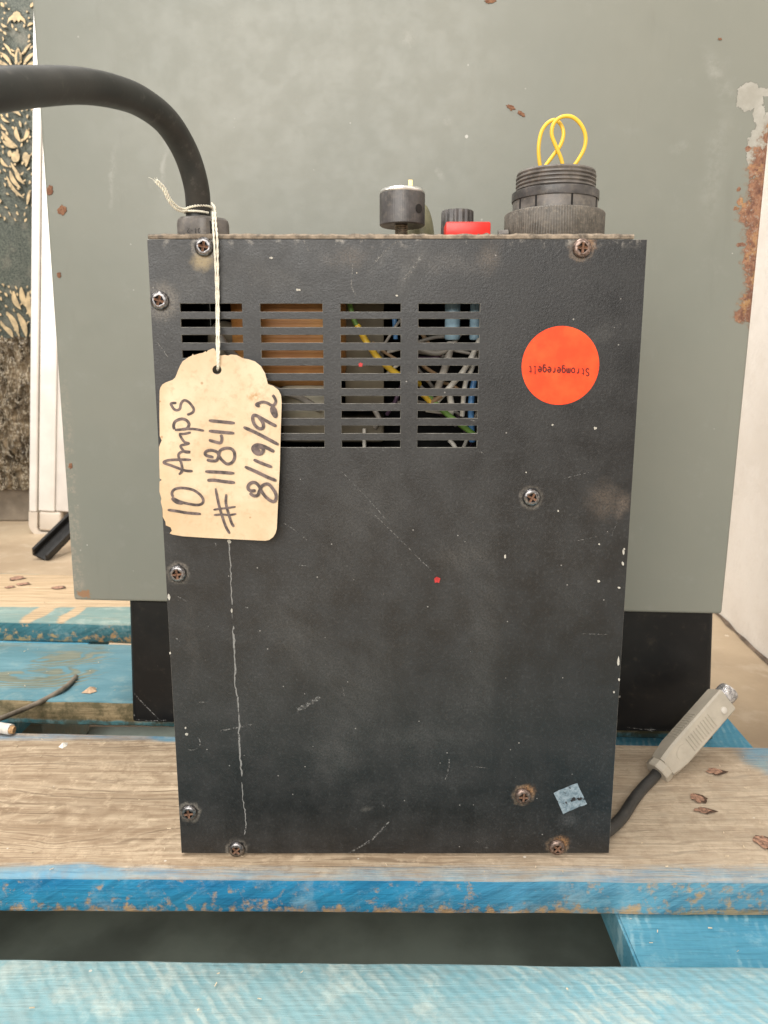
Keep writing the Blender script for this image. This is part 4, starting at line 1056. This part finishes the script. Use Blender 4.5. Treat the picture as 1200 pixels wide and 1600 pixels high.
vh = [bm.verts.new((hcx+hr*cos(2*pi*k/20), hcy+hr*sin(2*pi*k/20), 0)) for k in range(20)]
es = [bm.edges.new((q[i], q[(i+1) % len(q)])) for q in (vo, vh) for i in range(len(q))]
bmesh.ops.triangle_fill(bm, edges=es, use_beauty=True)
for f in [f for f in bm.faces if (f.calc_center_median()-Vector((hcx, hcy, 0))).length < hr*.8]: bm.faces.remove(f)
for k in range(24):
    bmesh.ops.bisect_plane(bm, geom=bm.verts[:]+bm.edges[:]+bm.faces[:], plane_co=(0, 555+k*12, 0), plane_no=(0, 1, 0))
for k in range(16):
    bmesh.ops.bisect_plane(bm, geom=bm.verts[:]+bm.edges[:]+bm.faces[:], plane_co=(255+k*12, 0, 0), plane_no=(1, 0, 0))
for v in bm.verts: v.co = P(v.co.x, v.co.y, tagd(v.co.x, v.co.y))
bmesh.ops.recalc_face_normals(bm, faces=bm.faces)
if sum(f.normal.y for f in bm.faces) > 0: bmesh.ops.reverse_faces(bm, faces=bm.faces)
r = bmesh.ops.extrude_face_region(bm, geom=bm.faces[:])
bmesh.ops.translate(bm, verts=[g for g in r['geom'] if isinstance(g, bmesh.types.BMVert)], vec=(0, -.00035, 0))
tagp = finish('tag_paper', bm, M_PAPER, tag, smooth=R(35))
# handwriting
Z1 = lambda p: (240+p[0]/10.909, 600+p[1]/10.909); Z2 = lambda p: (250+p[0]/9.231, 730+p[1]/9.231)
Z3 = lambda p: (310+p[0]/12.31, 640+p[1]/12.31); Z4 = lambda p: (370+p[0]/14.55, 600+p[1]/14.55); Z5 = lambda p: (370+p[0]/14.55, 690+p[1]/14.55)
INK = [
 (Z1, 4.6, [(390, 322), (300, 332), (310, 375), (350, 430), (400, 447), (448, 420), (465, 340), (500, 290), (545, 280), (610, 320), (672, 400), (684, 450), (650, 495), (570, 525)]),
 (Z1, 5.2, [(355, 775), (340, 720), (360, 650), (420, 610), (490, 595), (560, 620), (600, 670), (595, 720), (560, 762), (470, 775)]),
 (Z1, 4.4, [(360, 785), (480, 775), (600, 765), (720, 772), (860, 798)]), (Z1, 4.2, [(430, 850), (520, 850), (635, 825)]),
 (Z1, 4.4, [(440, 855), (480, 930), (530, 990), (600, 1012), (540, 1030), (462, 1052), (480, 1100), (540, 1160), (620, 1160), (500, 1150), (430, 1190), (430, 1260), (460, 1320), (482, 1400), (482, 1470), (455, 1530)]),
 (Z1, 4.6, [(635, 1290), (420, 1290), (250, 1300), (172, 1340), (300, 1390), (460, 1450), (560, 1480), (665, 1485)]),
 (Z2, 4.0, [(310, 0), (320, 60), (270, 105)]),
 (Z2, 4.6, [(190, 430), (170, 380), (200, 325), (280, 300), (380, 305), (480, 330), (570, 390), (620, 460), (610, 520), (540, 545), (420, 530), (300, 500), (200, 455), (182, 462), (240, 510), (330, 525)]),
 (Z2, 4.8, [(110, 615), (250, 635), (400, 660), (590, 675)]),
 (Z2, 4.6, [(800, 305), (850, 550), (900, 720), (950, 860), (1005, 960)]), (Z2, 4.6, [(955, 390), (950, 520), (990, 680), (1030, 800), (1065, 860)]),
 (Z2, 3.6, [(770, 615), (860, 600), (960, 590), (1090, 570)]), (Z2, 3.6, [(775, 690), (900, 682), (1000, 690), (1100, 672)]),
 (Z3, 5.6, [(200, 210), (450, 235), (700, 260)]), (Z3, 5.6, [(200, 410), (450, 435), (690, 455)]), (Z3, 5.2, [(430, 480), (450, 540), (440, 620), (400, 640), (300, 615), (200, 585)]),
 (Z3, 5.2, [(290, 920), (150, 880), (130, 830), (180, 790), (270, 785), (360, 820), (400, 900), (450, 970), (550, 1045), (640, 1020), (690, 940), (690, 830), (640, 760), (550, 740), (450, 765), (400, 820), (380, 920), (340, 980), (250, 985), (160, 965)]),
 (Z3, 5.6, [(130, 1190), (400, 1205), (690, 1225)]), (Z3, 5.6, [(170, 1362), (300, 1357), (500, 1385), (700, 1405)]),
 (Z4, 5.0, [(520, 510), (440, 470), (510, 430), (600, 410), (700, 435), (790, 485), (850, 470), (885, 390), (850, 300), (810, 250)]), (Z4, 6.4, [(800, 520), (800, 620), (860, 720), (890, 720), (870, 600), (820, 530)]),
 (Z4, 5.6, [(900, 960), (760, 890), (600, 800), (450, 720), (380, 715), (358, 790), (400, 920), (500, 1010), (590, 1000), (600, 920), (560, 830), (490, 750)]),
 (Z4, 5.8, [(150, 980), (400, 1090), (650, 1220), (950, 1380)]),
 (Z5, 6.0, [(850, 230), (700, 150), (560, 90), (450, 75), (370, 130), (380, 210), (460, 275), (560, 265), (600, 190), (560, 130), (470, 130), (450, 200), (530, 215)]),
 (Z5, 5.4, [(380, 410), (560, 490), (800, 580)]), (Z5, 5.8, [(180, 570), (450, 690), (700, 810), (900, 890)]),
 (Z5, 5.4, [(430, 1110), (330, 1120), (260, 1080), (260, 1000), (330, 935), (420, 935), (500, 1010), (560, 1130), (650, 1250), (760, 1340), (850, 1360), (890, 1290), (880, 1180), (800, 1050), (720, 970), (640, 970), (560, 1020), (510, 1130), (470, 1220), (380, 1230), (290, 1170)])]
bm = bmesh.new(); LAY[0] = 0
for fn_, wd_, pts in INK:
    pp = [(*fn_(p), 0) for p in pts]
    path = [(p.x, p.y) for p in catmull(pp, 6)]
    ribbon(bm, path, wd_*.9, lambda x, y, l: P(x, y, tagd(x, y)-.00045-l*.35), 1.5e-6)
finish('handwriting', bm, M_INK, tagp, recalc=False)
# string: two twisted strands from the cable to the hole, loop round the cable, frayed tail
def twine(bm, path, r=.00042, off=.0004, turns=26):
    path = catmull(path, 14); n = len(path)
    for ph in (0, pi):
        q = []
        for i, p in enumerate(path):
            t = (path[min(i+1, n-1)]-path[max(i-1, 0)]).normalized(); u = t.orthogonal().normalized(); v = t.cross(u)
            a = ph+2*pi*turns*i/n; q.append(p+(u*cos(a)+v*sin(a))*off)
        tube(bm, q, r, 6)
bm = bmesh.new()
kx = P(331, 333, .394)
twine(bm, [P(333, 331, .392), P(333, 350, .3885), P(334.5, 374, .3846), P(337, 420, .3848), P(338.5, 480, .3846), P(339, 540, .3815), P(340, 562, .3812), P(340, 573, .3822), P(340, 578, .386)], .00040, .00024, 10)
twine(bm, [P(336, 331, .392), P(337.5, 352, .388), P(339.5, 374, .3843), P(340.5, 420, .3845), P(341.5, 480, .3844), P(342, 540, .3812), P(341.5, 562, .381), P(341, 574, .3822), P(340, 578, .386)], .00040, .00024, 10)
cc = P(309.5, 330, .4045); rl = .0066
ring = [Vector((cc.x+rl*cos(a), cc.y+rl*sin(a), Zat(325, .40)+.0011*cos(a+.5))) for a in [R(k) for k in range(-60, 301, 20)]]
twine(bm, ring, .00034, .0003, 16)
ring2 = [Vector((cc.x+rl*1.02*cos(a), cc.y+rl*1.02*sin(a), Zat(331, .40)-.0004*cos(a))) for a in [R(k) for k in range(-30, -181, -15)]]
twine(bm, ring2, .00034, .0003, 9)
twine(bm, [P(336, 334, .393), P(335, 324, .3945), P(331, 318, .400)], .0004, .0003, 4)
twine(bm, [P(292, 329, .398), P(283, 330, .396), P(273, 325, .393), P(263, 313, .390), P(255, 297, .388), P(243, 284, .386)], .00034, .0003, 9)
twine(bm, [P(291, 327, .398), P(281, 325, .395), P(272, 318, .392), P(265, 309, .389), P(257, 293, .387), P(245, 281, .385)], .00030, .0003, 9)
for i, (dx, dy) in enumerate(((-12, -4), (-3, -3), (-5, 1), (1, -4))):
    tube(bm, catmull([P(245, 284, .386), P(245+dx*.5, 283+dy*.7, .3857), P(244+dx, 281+dy, .3855)], 3), .00008, 5)
finish('string', bm, M_STRING, tag, smooth=R(60))

# ================================================================== grey plug on its cord
pa, pb = P(1026, 1208, .468), P(1119, 1102, .497)
ax = (pb-pa).normalized(); vc = (CAM-pa).normalized(); nf = (vc-ax*vc.dot(ax)).normalized(); sd = ax.cross(nf).normalized()
# turn about the axis so that one narrow side shows at the left
if sd.x < 0: sd = -sd
ang = R(30)
n2 = nf*cos(ang)+sd*sin(ang); s2 = sd*cos(ang)-nf*sin(ang)
plug = root('cable_plug', tuple(Vector((P(1000, 1260, .43).x, P(1000, 1260, .43).y, .0005))), 'beige grey plastic plug with metal tip on a black cord beside the box', 'plug')
M_PLUG = simple('grey_beige_plastic', (0.43, 0.385, 0.315), .5, 0, .08, 60, .15, 900, .25, (0.25, 0.21, 0.16, 1))
def loft(bm, c, secs, cap=True):
    """secs: (distance along axis, half width, half thickness, corner cut)"""
    rings = []
    for t, w_, h_, k in secs:
        o = [(w_, h_-k), (w_-k, h_), (-w_+k, h_), (-w_, h_-k), (-w_, -h_+k), (-w_+k, -h_), (w_-k, -h_), (w_, -h_+k)]
        rings.append([bm.verts.new(c+ax*t+s2*x+n2*y) for x, y in o])
    for a, b in zip(rings, rings[1:]):
        for q in range(8): bm.faces.new((a[q], a[(q+1) % 8], b[(q+1) % 8], b[q]))
    bm.faces.new(rings[0][::-1]); bm.faces.new(rings[-1])
PLN = (pb-pa).length
L0 = .0065
bm = bmesh.new()
loft(bm, pa, [(L0, .0072, .0066, .002), (L0+.004, .0080, .0069, .0018), (L0+.013, .0089, .0070, .0014), (PLN+.006, .0089, .0070, .0012), (PLN+.0068, .0085, .0066, .0012)])
pbody = finish('plug_body', bm, M_PLUG, plug, smooth=R(35))
bm = bmesh.new()
for t0_, t1_, r_ in ((0, L0-.0002, .0088),):
    rr_ = []
    for t in (t0_, t0_+.001, t1_-.001, t1_):
        k = r_*(.92 if t in (t0_, t1_) else 1)
        rr_.append([bm.verts.new(pa+ax*t+(s2*cos(2*pi*q/10)+n2*sin(2*pi*q/10))*k) for q in range(10)])
    for a, b in zip(rr_, rr_[1:]):
        for q in range(10): bm.faces.new((a[q], a[(q+1) % 10], b[(q+1) % 10], b[q]))
    bm.faces.new(rr_[0][::-1]); bm.faces.new(rr_[-1])
finish('clamp_nut', bm, M_PLUG, plug, smooth=R(20))
def barmat(c, u, v, n_): return Matrix(((u.x, v.x, n_.x, c.x), (u.y, v.y, n_.y, c.y), (u.z, v.z, n_.z, c.z), (0, 0, 0, 1)))
BL = PLN+.0068-L0
for k in range(10):      # ribs across the broad side, one after another along the axis
    bm = bmesh.new(); tt = L0+BL*(.34+.36*k/9)
    box(bm, (-.00055, -.0052, -.0002), (.00055, .0052, .0007), .0003, 1, mat=barmat(pa+ax*tt+s2*.0004+n2*.0070, ax, s2, n2))
    finish('grip_rib', bm, M_PLUG, pbody)
bm = bmesh.new()
ov = []
for k in range(24):
    a = 2*pi*k/24; ov.append(pa+ax*(L0+BL*.23+.0062*cos(a))+s2*(.0042*sin(a))+n2*.0068)
prism(bm, ov, n2*.0005); finish('thumb_rest', bm, M_PLUG, pbody)
for k in range(11):
    bm = bmesh.new()
    box(bm, (-.0003, -.0042, -.0002), (.0003, .0042, .0005), .00015, 1, mat=barmat(pa+ax*(L0+.019+.0022*k)-s2*.0089, ax, n2, -s2))
    finish('side_rib', bm, M_PLUG, pbody)
bm = bmesh.new(); c = pa+ax*(L0+BL*.87)+s2*.0022+n2*.0068
tube(bm, [c, c+n2*.0011, c+n2*.0014], lambda t: .0024 if t < .9 else .0020, 20); finish('latch_button', bm, simple('pale_button_plastic', (0.55, 0.51, 0.45), .45, 0, .06), pbody, smooth=R(40))
def tipm():
    m = M('scratched_plug_tip'); n = m.noise(420, 4, .7)
    m.set(color=m.mix(m.rng(n, .4, .6), (0.30, 0.29, 0.30), (0.72, 0.70, 0.69)), rough=.25, metal=.8); m.bump(n, .6, .0008); return m.m
bm = bmesh.new(); e0 = pa+ax*(PLN+.0066)
tube(bm, [e0, e0+ax*.0072, e0+ax*.0084, e0+ax*.0085, e0+ax*.0045], lambda t: (.0072, .0072, .0069, .0061, .0060)[round(t*4)], 28); finish('metal_tip', bm, tipm(), plug, smooth=R(40))
bm = bmesh.new()
c0 = Vector((XR-.0004, .0125, .0075))
cpts = [c0, Vector((XR+.004, .016, .0052)), P(972, 1277, .418), P(990, 1250, .437), P(1006, 1230, .453), P(1020, 1216, .463), pa+ax*.0015]
tube(bm, catmull(cpts, 8), .0036, 18); finish('cord', bm, simple('black_cord', (0.035, 0.034, 0.033), .5, 0, .25, 120, .1, 800, .25, (0.15, 0.14, 0.12, 1)), plug, smooth=R(60))

# ================================================================== wire, cable end and crumbs on the planks
bm = bmesh.new()
wp = [Q(-60, 1146, .003), Q(0, 1123, .0026), P(35, 1109, Q(50, 1096, 0).y+D-.012), P(66, 1095, Q(66, 1090, 0).y+D-.004), Q(96, 1078, .0026), Q(110, 1067, .0022), Q(119, 1057, .002)]
tube(bm, catmull(wp, 8), lambda t: .0021, 12)
loose('thin_wire', bm, simple('dusty_dark_wire', (0.19, 0.155, 0.115), .6, 0, .3, 120), 'thin dark wire lying across the worn blue plank at left', 'wire', tuple(Q(60, 1095, 0)), True)
cab_end = root('cut_cable', tuple(Q(10, 1146, 0)), 'cut end of a white cable with bare core on bare plank', 'cable')
bm = bmesh.new(); e_ = [Q(-70, 1128, .004), Q(-20, 1134, .0043), Q(18, 1140, .0043)]
tube(bm, catmull(e_, 8), .0040, 18); finish('sheath', bm, simple('dirty_white_sheath', (0.66, 0.62, 0.56), .5, 0, .15, 150), cab_end, smooth=R(60))
bm = bmesh.new(); tube(bm, [e_[2]-Vector((.001, 0, 0)), e_[2]+Vector((.0022, -.0002, -.0003))], lambda t: .0034 if t < .5 else .0026, 12)
finish('core', bm, simple('brown_core', (0.45, 0.27, 0.13), .8, 0, .4, 900), cab_end)
def flake(px, py, outl, z, h, mat, name, label, cat):
    bm = bmesh.new(); c = Q(px, py, z); s = depth(c)/FPX
    top = bm.verts.new((c.x, c.y, z+h)); v_ = [bm.verts.new((c.x+x*s, c.y+y*s, z+.0004)) for x, y in outl]
    for i in range(len(v_)): bm.faces.new((v_[i], v_[(i+1) % len(v_)], top))
    bm.faces.new(v_[::-1]); loose(name, bm, mat, label, cat, (c.x, c.y, z))
flake(141, 1080, [(-11, -8), (4, -10), (11, -2), (2, 14), (-7, 8)], 0, .0042, simple('dry_leaf_brown', (0.50, 0.34, 0.22), .8, 0, .25, 300), 'dry_flake', 'dry brown curled flake on worn blue plank beside the plinth', 'flake')
flake(99, 1166, [(-6, -4), (2, -9), (6, 0), (3, 10), (-4, 6)], 0, .003, simple('white_crumb', (0.8, 0.76, 0.68), .8, 0, .15, 400), 'plaster_crumb', 'white crumb lying on bare plank left of the box', 'crumb')
bm = bmesh.new(); rk = random.Random(21)
zones = [(20, 265, 1150, 1350, .55), (990, 1195, 1175, 1365, .7), (5, 1195, 1340, 1366, .5), (10, 1190, 1510, 1595, .8), (1010, 1190, 1440, 1500, .5), (10, 190, 1012, 1085, .5), (10, 110, 905, 960, .5)]
for (x0, x1, y0, y1, dn) in zones:
    for i in range(int((9 if y0 >= 1440 else 24)*dn)):
        z = -PT-.0006 if (x0 == 1010) else 0
        c = Q(rk.uniform(x0, x1), rk.uniform(y0, y1), z); l = rk.uniform(.0006, .0024); t = rk.uniform(.0002, .0005)
        box(bm, (-l/2, -t/2, 0), (l/2, t/2, t), 0, mat=Matrix.Translation(c+Vector((0, 0, .0012)))@Matrix.Rotation(rk.uniform(0, pi), 4, 'Z')@Matrix.Rotation(rk.uniform(-.15, .15), 4, 'Y'))
o = finish('sawdust_crumbs', bm, simple('sawdust', (0.66, 0.54, 0.38), .85, 0, .35, 200), kind='stuff'); o['label'] = 'pale splinters and crumbs scattered over the planks'; o['category'] = 'sawdust'

# ================================================================== background at left: case, foot bar, brocade
cdist = 1.85
c_b, c_t = P(44.5, 838, cdist), P(52, 0, cdist+.02)
cu = (c_t-c_b).normalized(); cs_ = Vector((1, .10, 0)); cs_ = (cs_-cu*cs_.dot(cu)).normalized(); cn = cs_.cross(cu).normalized()
case = root('white_case', tuple((c_b.x+.2, c_b.y, FZ)), 'tall white aluminium framed case with rounded plastic corner at left', 'case')
CM = barmat(c_b, cs_, cu, -cn)   # local x right, y up, z toward the back
if (CM.to_3x3() @ Vector((0, 0, 1))).y < 0: CM = barmat(c_b, cs_, cu, cn)
M_CASEW = simple('white_anodised_frame', (0.83, 0.80, 0.76), .35, .1, .05, 20)
M_CASEP = simple('white_case_panel', (0.72, 0.68, 0.64), .45, 0, .06, 15)
M_CASEC = simple('pale_plastic_corner', (0.60, 0.53, 0.45), .45, 0, .06, 20)
zoff = (FZ+.004-c_b.z)
HT = 1.45
def cbox(name, lo, hi, mat, bev=.002, seg=3):
    bm = bmesh.new(); box(bm, lo, hi, bev, seg, mat=CM); return finish(name, bm, mat, case, smooth=R(35))
cbox('frame_rail', (0, .062, 0), (.0185, HT, .03), M_CASEW, .004)
cbox('groove', (.0180, .03, .010), (.0225, HT, .03), simple('groove_grey', (0.30, 0.26, 0.20), .6), .0003, 1)
cbox('case_panel', (.0222, .066, .002), (.060, HT, .03), M_CASEW, .002)
cbox('case_panel', (.0602, .066, .006), (.50, HT, .03), M_CASEP, .004)
bm = bmesh.new(); nn = 12; outer = []; rr = .034
prof = [(0, .0615), (0, rr)]+[(rr-rr*cos(a), rr-rr*sin(a)) for a in [pi/2*k/nn for k in range(1, nn+1)]]+[(.5, 0), (.5, .012)]
inner = [(.020+.012-.012*cos(a), .024-.012*sin(a)+0) for a in [pi/2*k/nn for k in range(nn, -1, -1)]]+[(.020, .0615)]
pts = [CM@Vector((x, y, 0)) for x, y in prof+inner]
prism(bm, pts, (CM.to_3x3()@Vector((0, 0, .03)))); finish('corner_cap', bm, M_CASEC, case)
cbox('corner_insert', (.0225, .0155, .003), (.075, .0645, .03), M_CASEC, .006)
# black channel bar lying against the case
bm = bmesh.new()
k0, k1 = Q(62, 868, FZ+.012), P(135, 795, 1.72)
u = (k1-k0).normalized(); vv = Vector((0, -1, .35)); vv = (vv-u*vv.dot(u)).normalized(); nn_ = u.cross(vv).normalized(); Lb = (k1-k0).length
mb = barmat(k0, u, nn_, vv)
box(bm, (0, -.019, -.012), (Lb, .019, -.006), .001, 1, mat=mb); box(bm, (0, -.019, -.006), (Lb, -.013, .012), .001, 1, mat=mb); box(bm, (0, .013, -.006), (Lb, .019, .012), .001, 1, mat=mb)
loose('foot_bar', bm, simple('black_foot_plastic', (0.010, 0.0095, 0.009), .6), 'black channel shaped foot bar leaning on the floor before the white case', 'stand foot', (k0.x, k0.y, FZ))
# brocade bolster wrapped in clear film
bdist = 2.02
def brocade_mat():
    m = M('dark_green_brocade'); f = m.noise(300, 4, .7); n = m.noise(24, 4)
    c = m.mix(m.rng(f, .4, .62), (0.026, 0.034, 0.026), (0.095, 0.105, 0.08))
    c = m.mix(m.mul(m.rng(n, .5, .7), .5), c, (0.17, 0.155, 0.12)); m.set(color=c, rough=.6); m.bump(f, .4, .002); return m.m
M_GOLD = simple('gold_weave', (0.46, 0.345, 0.195), .65, 0, .3, 60, .3, 600, .4, (0.22, 0.19, 0.13, 1))
M_GOLDK = simple('dark_outline_weave', (0.05, 0.055, 0.04), .7)
bro = root('brocade_panel', tuple(Vector((P(10, 812, bdist).x, bdist-D, FZ))), 'dark green and gold floral brocade upholstery wrapped in clear film at far left', 'upholstery')
xa_, xb_ = P(-120, 400, bdist).x, P(110, 400, bdist).x
def bb(px, py, off=0): return P(px, py, bdist-off)
# main cloth, its surface slightly padded on each side of the seam
bm = bmesh.new(); ny, nx_ = 60, 24; g = {}
for j in range(ny+1):
    z = FZ+.14+(1.75-.14)*j/ny
    for i in range(nx_+1):
        x = xa_+(xb_-xa_)*i/nx_
        seam = P(34, 300, bdist).x-.002*(z)
        y = bdist-D+.010-.012*min(1, abs(x-seam)/.03)**.5+.001*mnoise.noise(Vector((x*14, z*9, 1)))
        g[(i, j)] = bm.verts.new((x, y, z))
for j in range(ny):
    for i in range(nx_): bm.faces.new((g[(i, j)], g[(i+1, j)], g[(i+1, j+1)], g[(i, j+1)]))
r = bmesh.ops.extrude_face_region(bm, geom=bm.faces[:]); bmesh.ops.translate(bm, verts=[q for q in r['geom'] if isinstance(q, bmesh.types.BMVert)], vec=(0, .12, 0))
finish('cloth', bm, brocade_mat(), bro, smooth=R(60))
mot = []
def leaf(x0, y0, x1, y1, wd_, bend=0.0):
    """pointed leaf from (x0,y0) to (x1,y1) in picture units"""
    a, b = Vector((x0, y0)), Vector((x1, y1)); d = b-a; n_ = Vector((-d.y, d.x)).normalized()
    L_, R_ = [], []
    for k in range(9):
        t = k/8; q = a+d*t+n_*bend*sin(pi*t); h = wd_/2*sin(pi*min(1, t*.92+.06))**.8
        L_.append(q+n_*h); R_.append(q-n_*h)
    mot.append([(p.x, p.y) for p in L_+R_[::-1]])
def ring_(cx, cy, rx, ry, t):
    mot.append([(cx+rx*cos(a), cy+ry*sin(a)) for a in [2*pi*k/16 for k in range(16)]])
# top palmette (spreads about x = 26)
mot.append([(8, 40), (11, 28), (18, 22), (20, 18), (26, 15), (32, 18), (34, 23), (41, 30), (43, 40), (38, 34), (33, 31), (30, 36), (26, 31), (22, 36), (18, 31), (13, 33)])
for sx in (-1, 1):
    X = lambda x: 27+sx*x
    leaf(X(23), 66, X(8), 88, 5, sx*2); leaf(X(30), 80, X(8), 104, 7, sx*3); leaf(X(34), 96, X(10), 110, 7, sx*3); leaf(X(26), 36, X(15), 42, 5, 2); leaf(X(26), 3, X(20), 12, 6)
mot.append([(27, 70), (31, 76), (35, 86), (35, 93), (33, 100), (29, 106), (25, 101), (22, 93), (22, 86), (24, 78)])
for x, y in ((14, 14), (7, 20), (4, 29), (42, 18), (45, 28), (9, 5)): ring_(x, y, 1.8, 1.8, 0)
for x0, y0, x1, y1, w_, b_ in ((0, 178, 16, 192, 5, 3), (14, 172, 34, 182, 6, -3), (0, 203, 30, 232, 8, 3), (2, 218, 26, 232, 7, 2), (24, 196, 33, 224, 8, 3), (44, 196, 35, 222, 8, -3), (30, 188, 33, 200, 4, 0),
    (47, 240, 40, 262, 8, 2), (16, 252, 33, 276, 5, 2), (14, 264, 34, 296, 8, 4), (8, 272, 40, 312, 6, 5), (22, 262, 40, 290, 7, 3), (46, 296, 42, 322, 6, 0), (0, 192, 12, 205, 5, 2), (0, 245, 14, 262, 6, 3)): leaf(x0, y0, x1, y1, w_, b_)
ring_(24, 245, 8, 10, 0); ring_(40, 246, 6, 10, 0); ring_(15, 240, 4, 6, 0); ring_(20, 188, 2, 2, 0)
for x0, y0, x1, y1, w_, b_ in ((20, 452, 34, 486, 10, 4), (32, 446, 44, 484, 11, 3), (44, 452, 48, 500, 9, 2), (8, 484, 30, 528, 10, -4), (26, 486, 42, 530, 11, -3), (2, 508, 22, 530, 9, -3), (0, 500, 10, 512, 6, 2)): leaf(x0, y0, x1, y1, w_, b_)
rb = random.Random(12)
cen = [(sum(p[0] for p in o_)/len(o_), sum(p[1] for p in o_)/len(o_)) for o_ in mot]
for _ in range(900):
    x, y = rb.uniform(-6, 50), rb.choice([rb.uniform(40, 110), rb.uniform(170, 345), rb.uniform(445, 530)])
    if 46 < y < 76 and 8 < x < 42: continue
    if min((x-a)**2+(y-b)**2 for a, b in cen) < (7.0 if y < 300 else 9.0)**2: continue
    l_ = rb.uniform(5, 9); a_ = (1.0 if x < 32 else pi-1.0)+rb.uniform(-.5, .5)
    leaf(x-l_*cos(a_)/2, y-l_*sin(a_)/2, x+l_*cos(a_)/2, y+l_*sin(a_)/2, rb.uniform(2.6, 4.4), rb.uniform(-1.5, 1.5)); cen.append((x, y))
for i, o_ in enumerate(mot):
    bm = bmesh.new()
    cx, cy = sum(p[0] for p in o_)/len(o_), sum(p[1] for p in o_)/len(o_)
    for mi, k, off in ((1, 1.0, .0032+i*.00002), (0, .84, .0052+i*.00002)):
        v_ = [bm.verts.new(bb(cx+(x-cx)*k+(0 if mi else 0), cy+(y-cy)*(k if k < 1 else 1.04), off)) for x, y in o_]
        es = [bm.edges.new((v_[q], v_[(q+1) % len(v_)])) for q in range(len(v_))]
        nf0 = set(bm.faces); bmesh.ops.triangle_fill(bm, edges=es, use_beauty=True)
        for f in bm.faces:
            if f not in nf0: f.material_index = mi
    finish('woven_motif', bm, [M_GOLD, M_GOLDK], bro)
# dark centres
for cx, cy, rx, ry in ((28.5, 89, 2.2, 9), (27.5, 199, 1.6, 2.5), (43, 200, 1.4, 2.5)):
    bm = bmesh.new(); v_ = [bm.verts.new(bb(cx+rx*cos(2*pi*k/12), cy+ry*sin(2*pi*k/12), .011)) for k in range(12)]; bm.faces.new(v_); finish('woven_centre', bm, M_GOLDK, bro)
# crinkled film over the lower part
def film_mat():
    m = M('crinkled_clear_film'); n = m.noise(1, 6, .65, v=m.map(sc=(52, 30, 14))); f = m.noise(1, 5, .7, v=m.map(rot=(0, .5, 0), sc=(150, 60, 40)))
    c = m.mix(m.rng(n, .36, .66), (0.07, 0.05, 0.028), (0.36, 0.27, 0.165)); rg = m.math('ABSOLUTE', m.math('SUBTRACT', m.noise(1, 5, .6, v=m.map((1, 2, 3), sc=(70, 60, 18))), .5)); c = m.mix(m.rng(rg, .03, .0, 0, .85), c, (0.85, 0.74, 0.56)); m.set(color=c, rough=.14, spec=.8)  # pale ridges paint the film's shiny highlights into its colour
    m.bump(m.add(n, f), 1.0, .02); return m.m
bm = bmesh.new(); ny, nx_ = 130, 80; g = {}
zt0, zb0 = bb(20, 528).z, bb(20, 762).z
for j in range(ny+1):
    z = zb0+(zt0-zb0)*j/ny
    for i in range(nx_+1):
        x = xa_+(xb_-xa_-.004)*i/nx_
        q = Vector((x*26, z*13, 3)); y = bdist-D-.024-.012*mnoise.noise(q)-.016*(1-abs(mnoise.noise(q*2.1)))**3-.008*(1-abs(mnoise.noise(q*5.3)))**3
        g[(i, j)] = bm.verts.new((x, y, z+(.012*mnoise.noise(Vector((x*30, 1, 1))) if j == ny else 0)))
for j in range(ny):
    for i in range(nx_): bm.faces.new((g[(i, j)], g[(i+1, j)], g[(i+1, j+1)], g[(i, j+1)]))
finish('film_wrap', bm, film_mat(), bro, smooth=True)
bm = bmesh.new(); box(bm, (xa_, bdist-D-.012, FZ+.0005), (xb_, bdist-D+.11, zb0+.006), .004); finish('base_board', bm, simple('taupe_base_board', (0.20, 0.165, 0.125), .5, 0, .2, 30), bro)
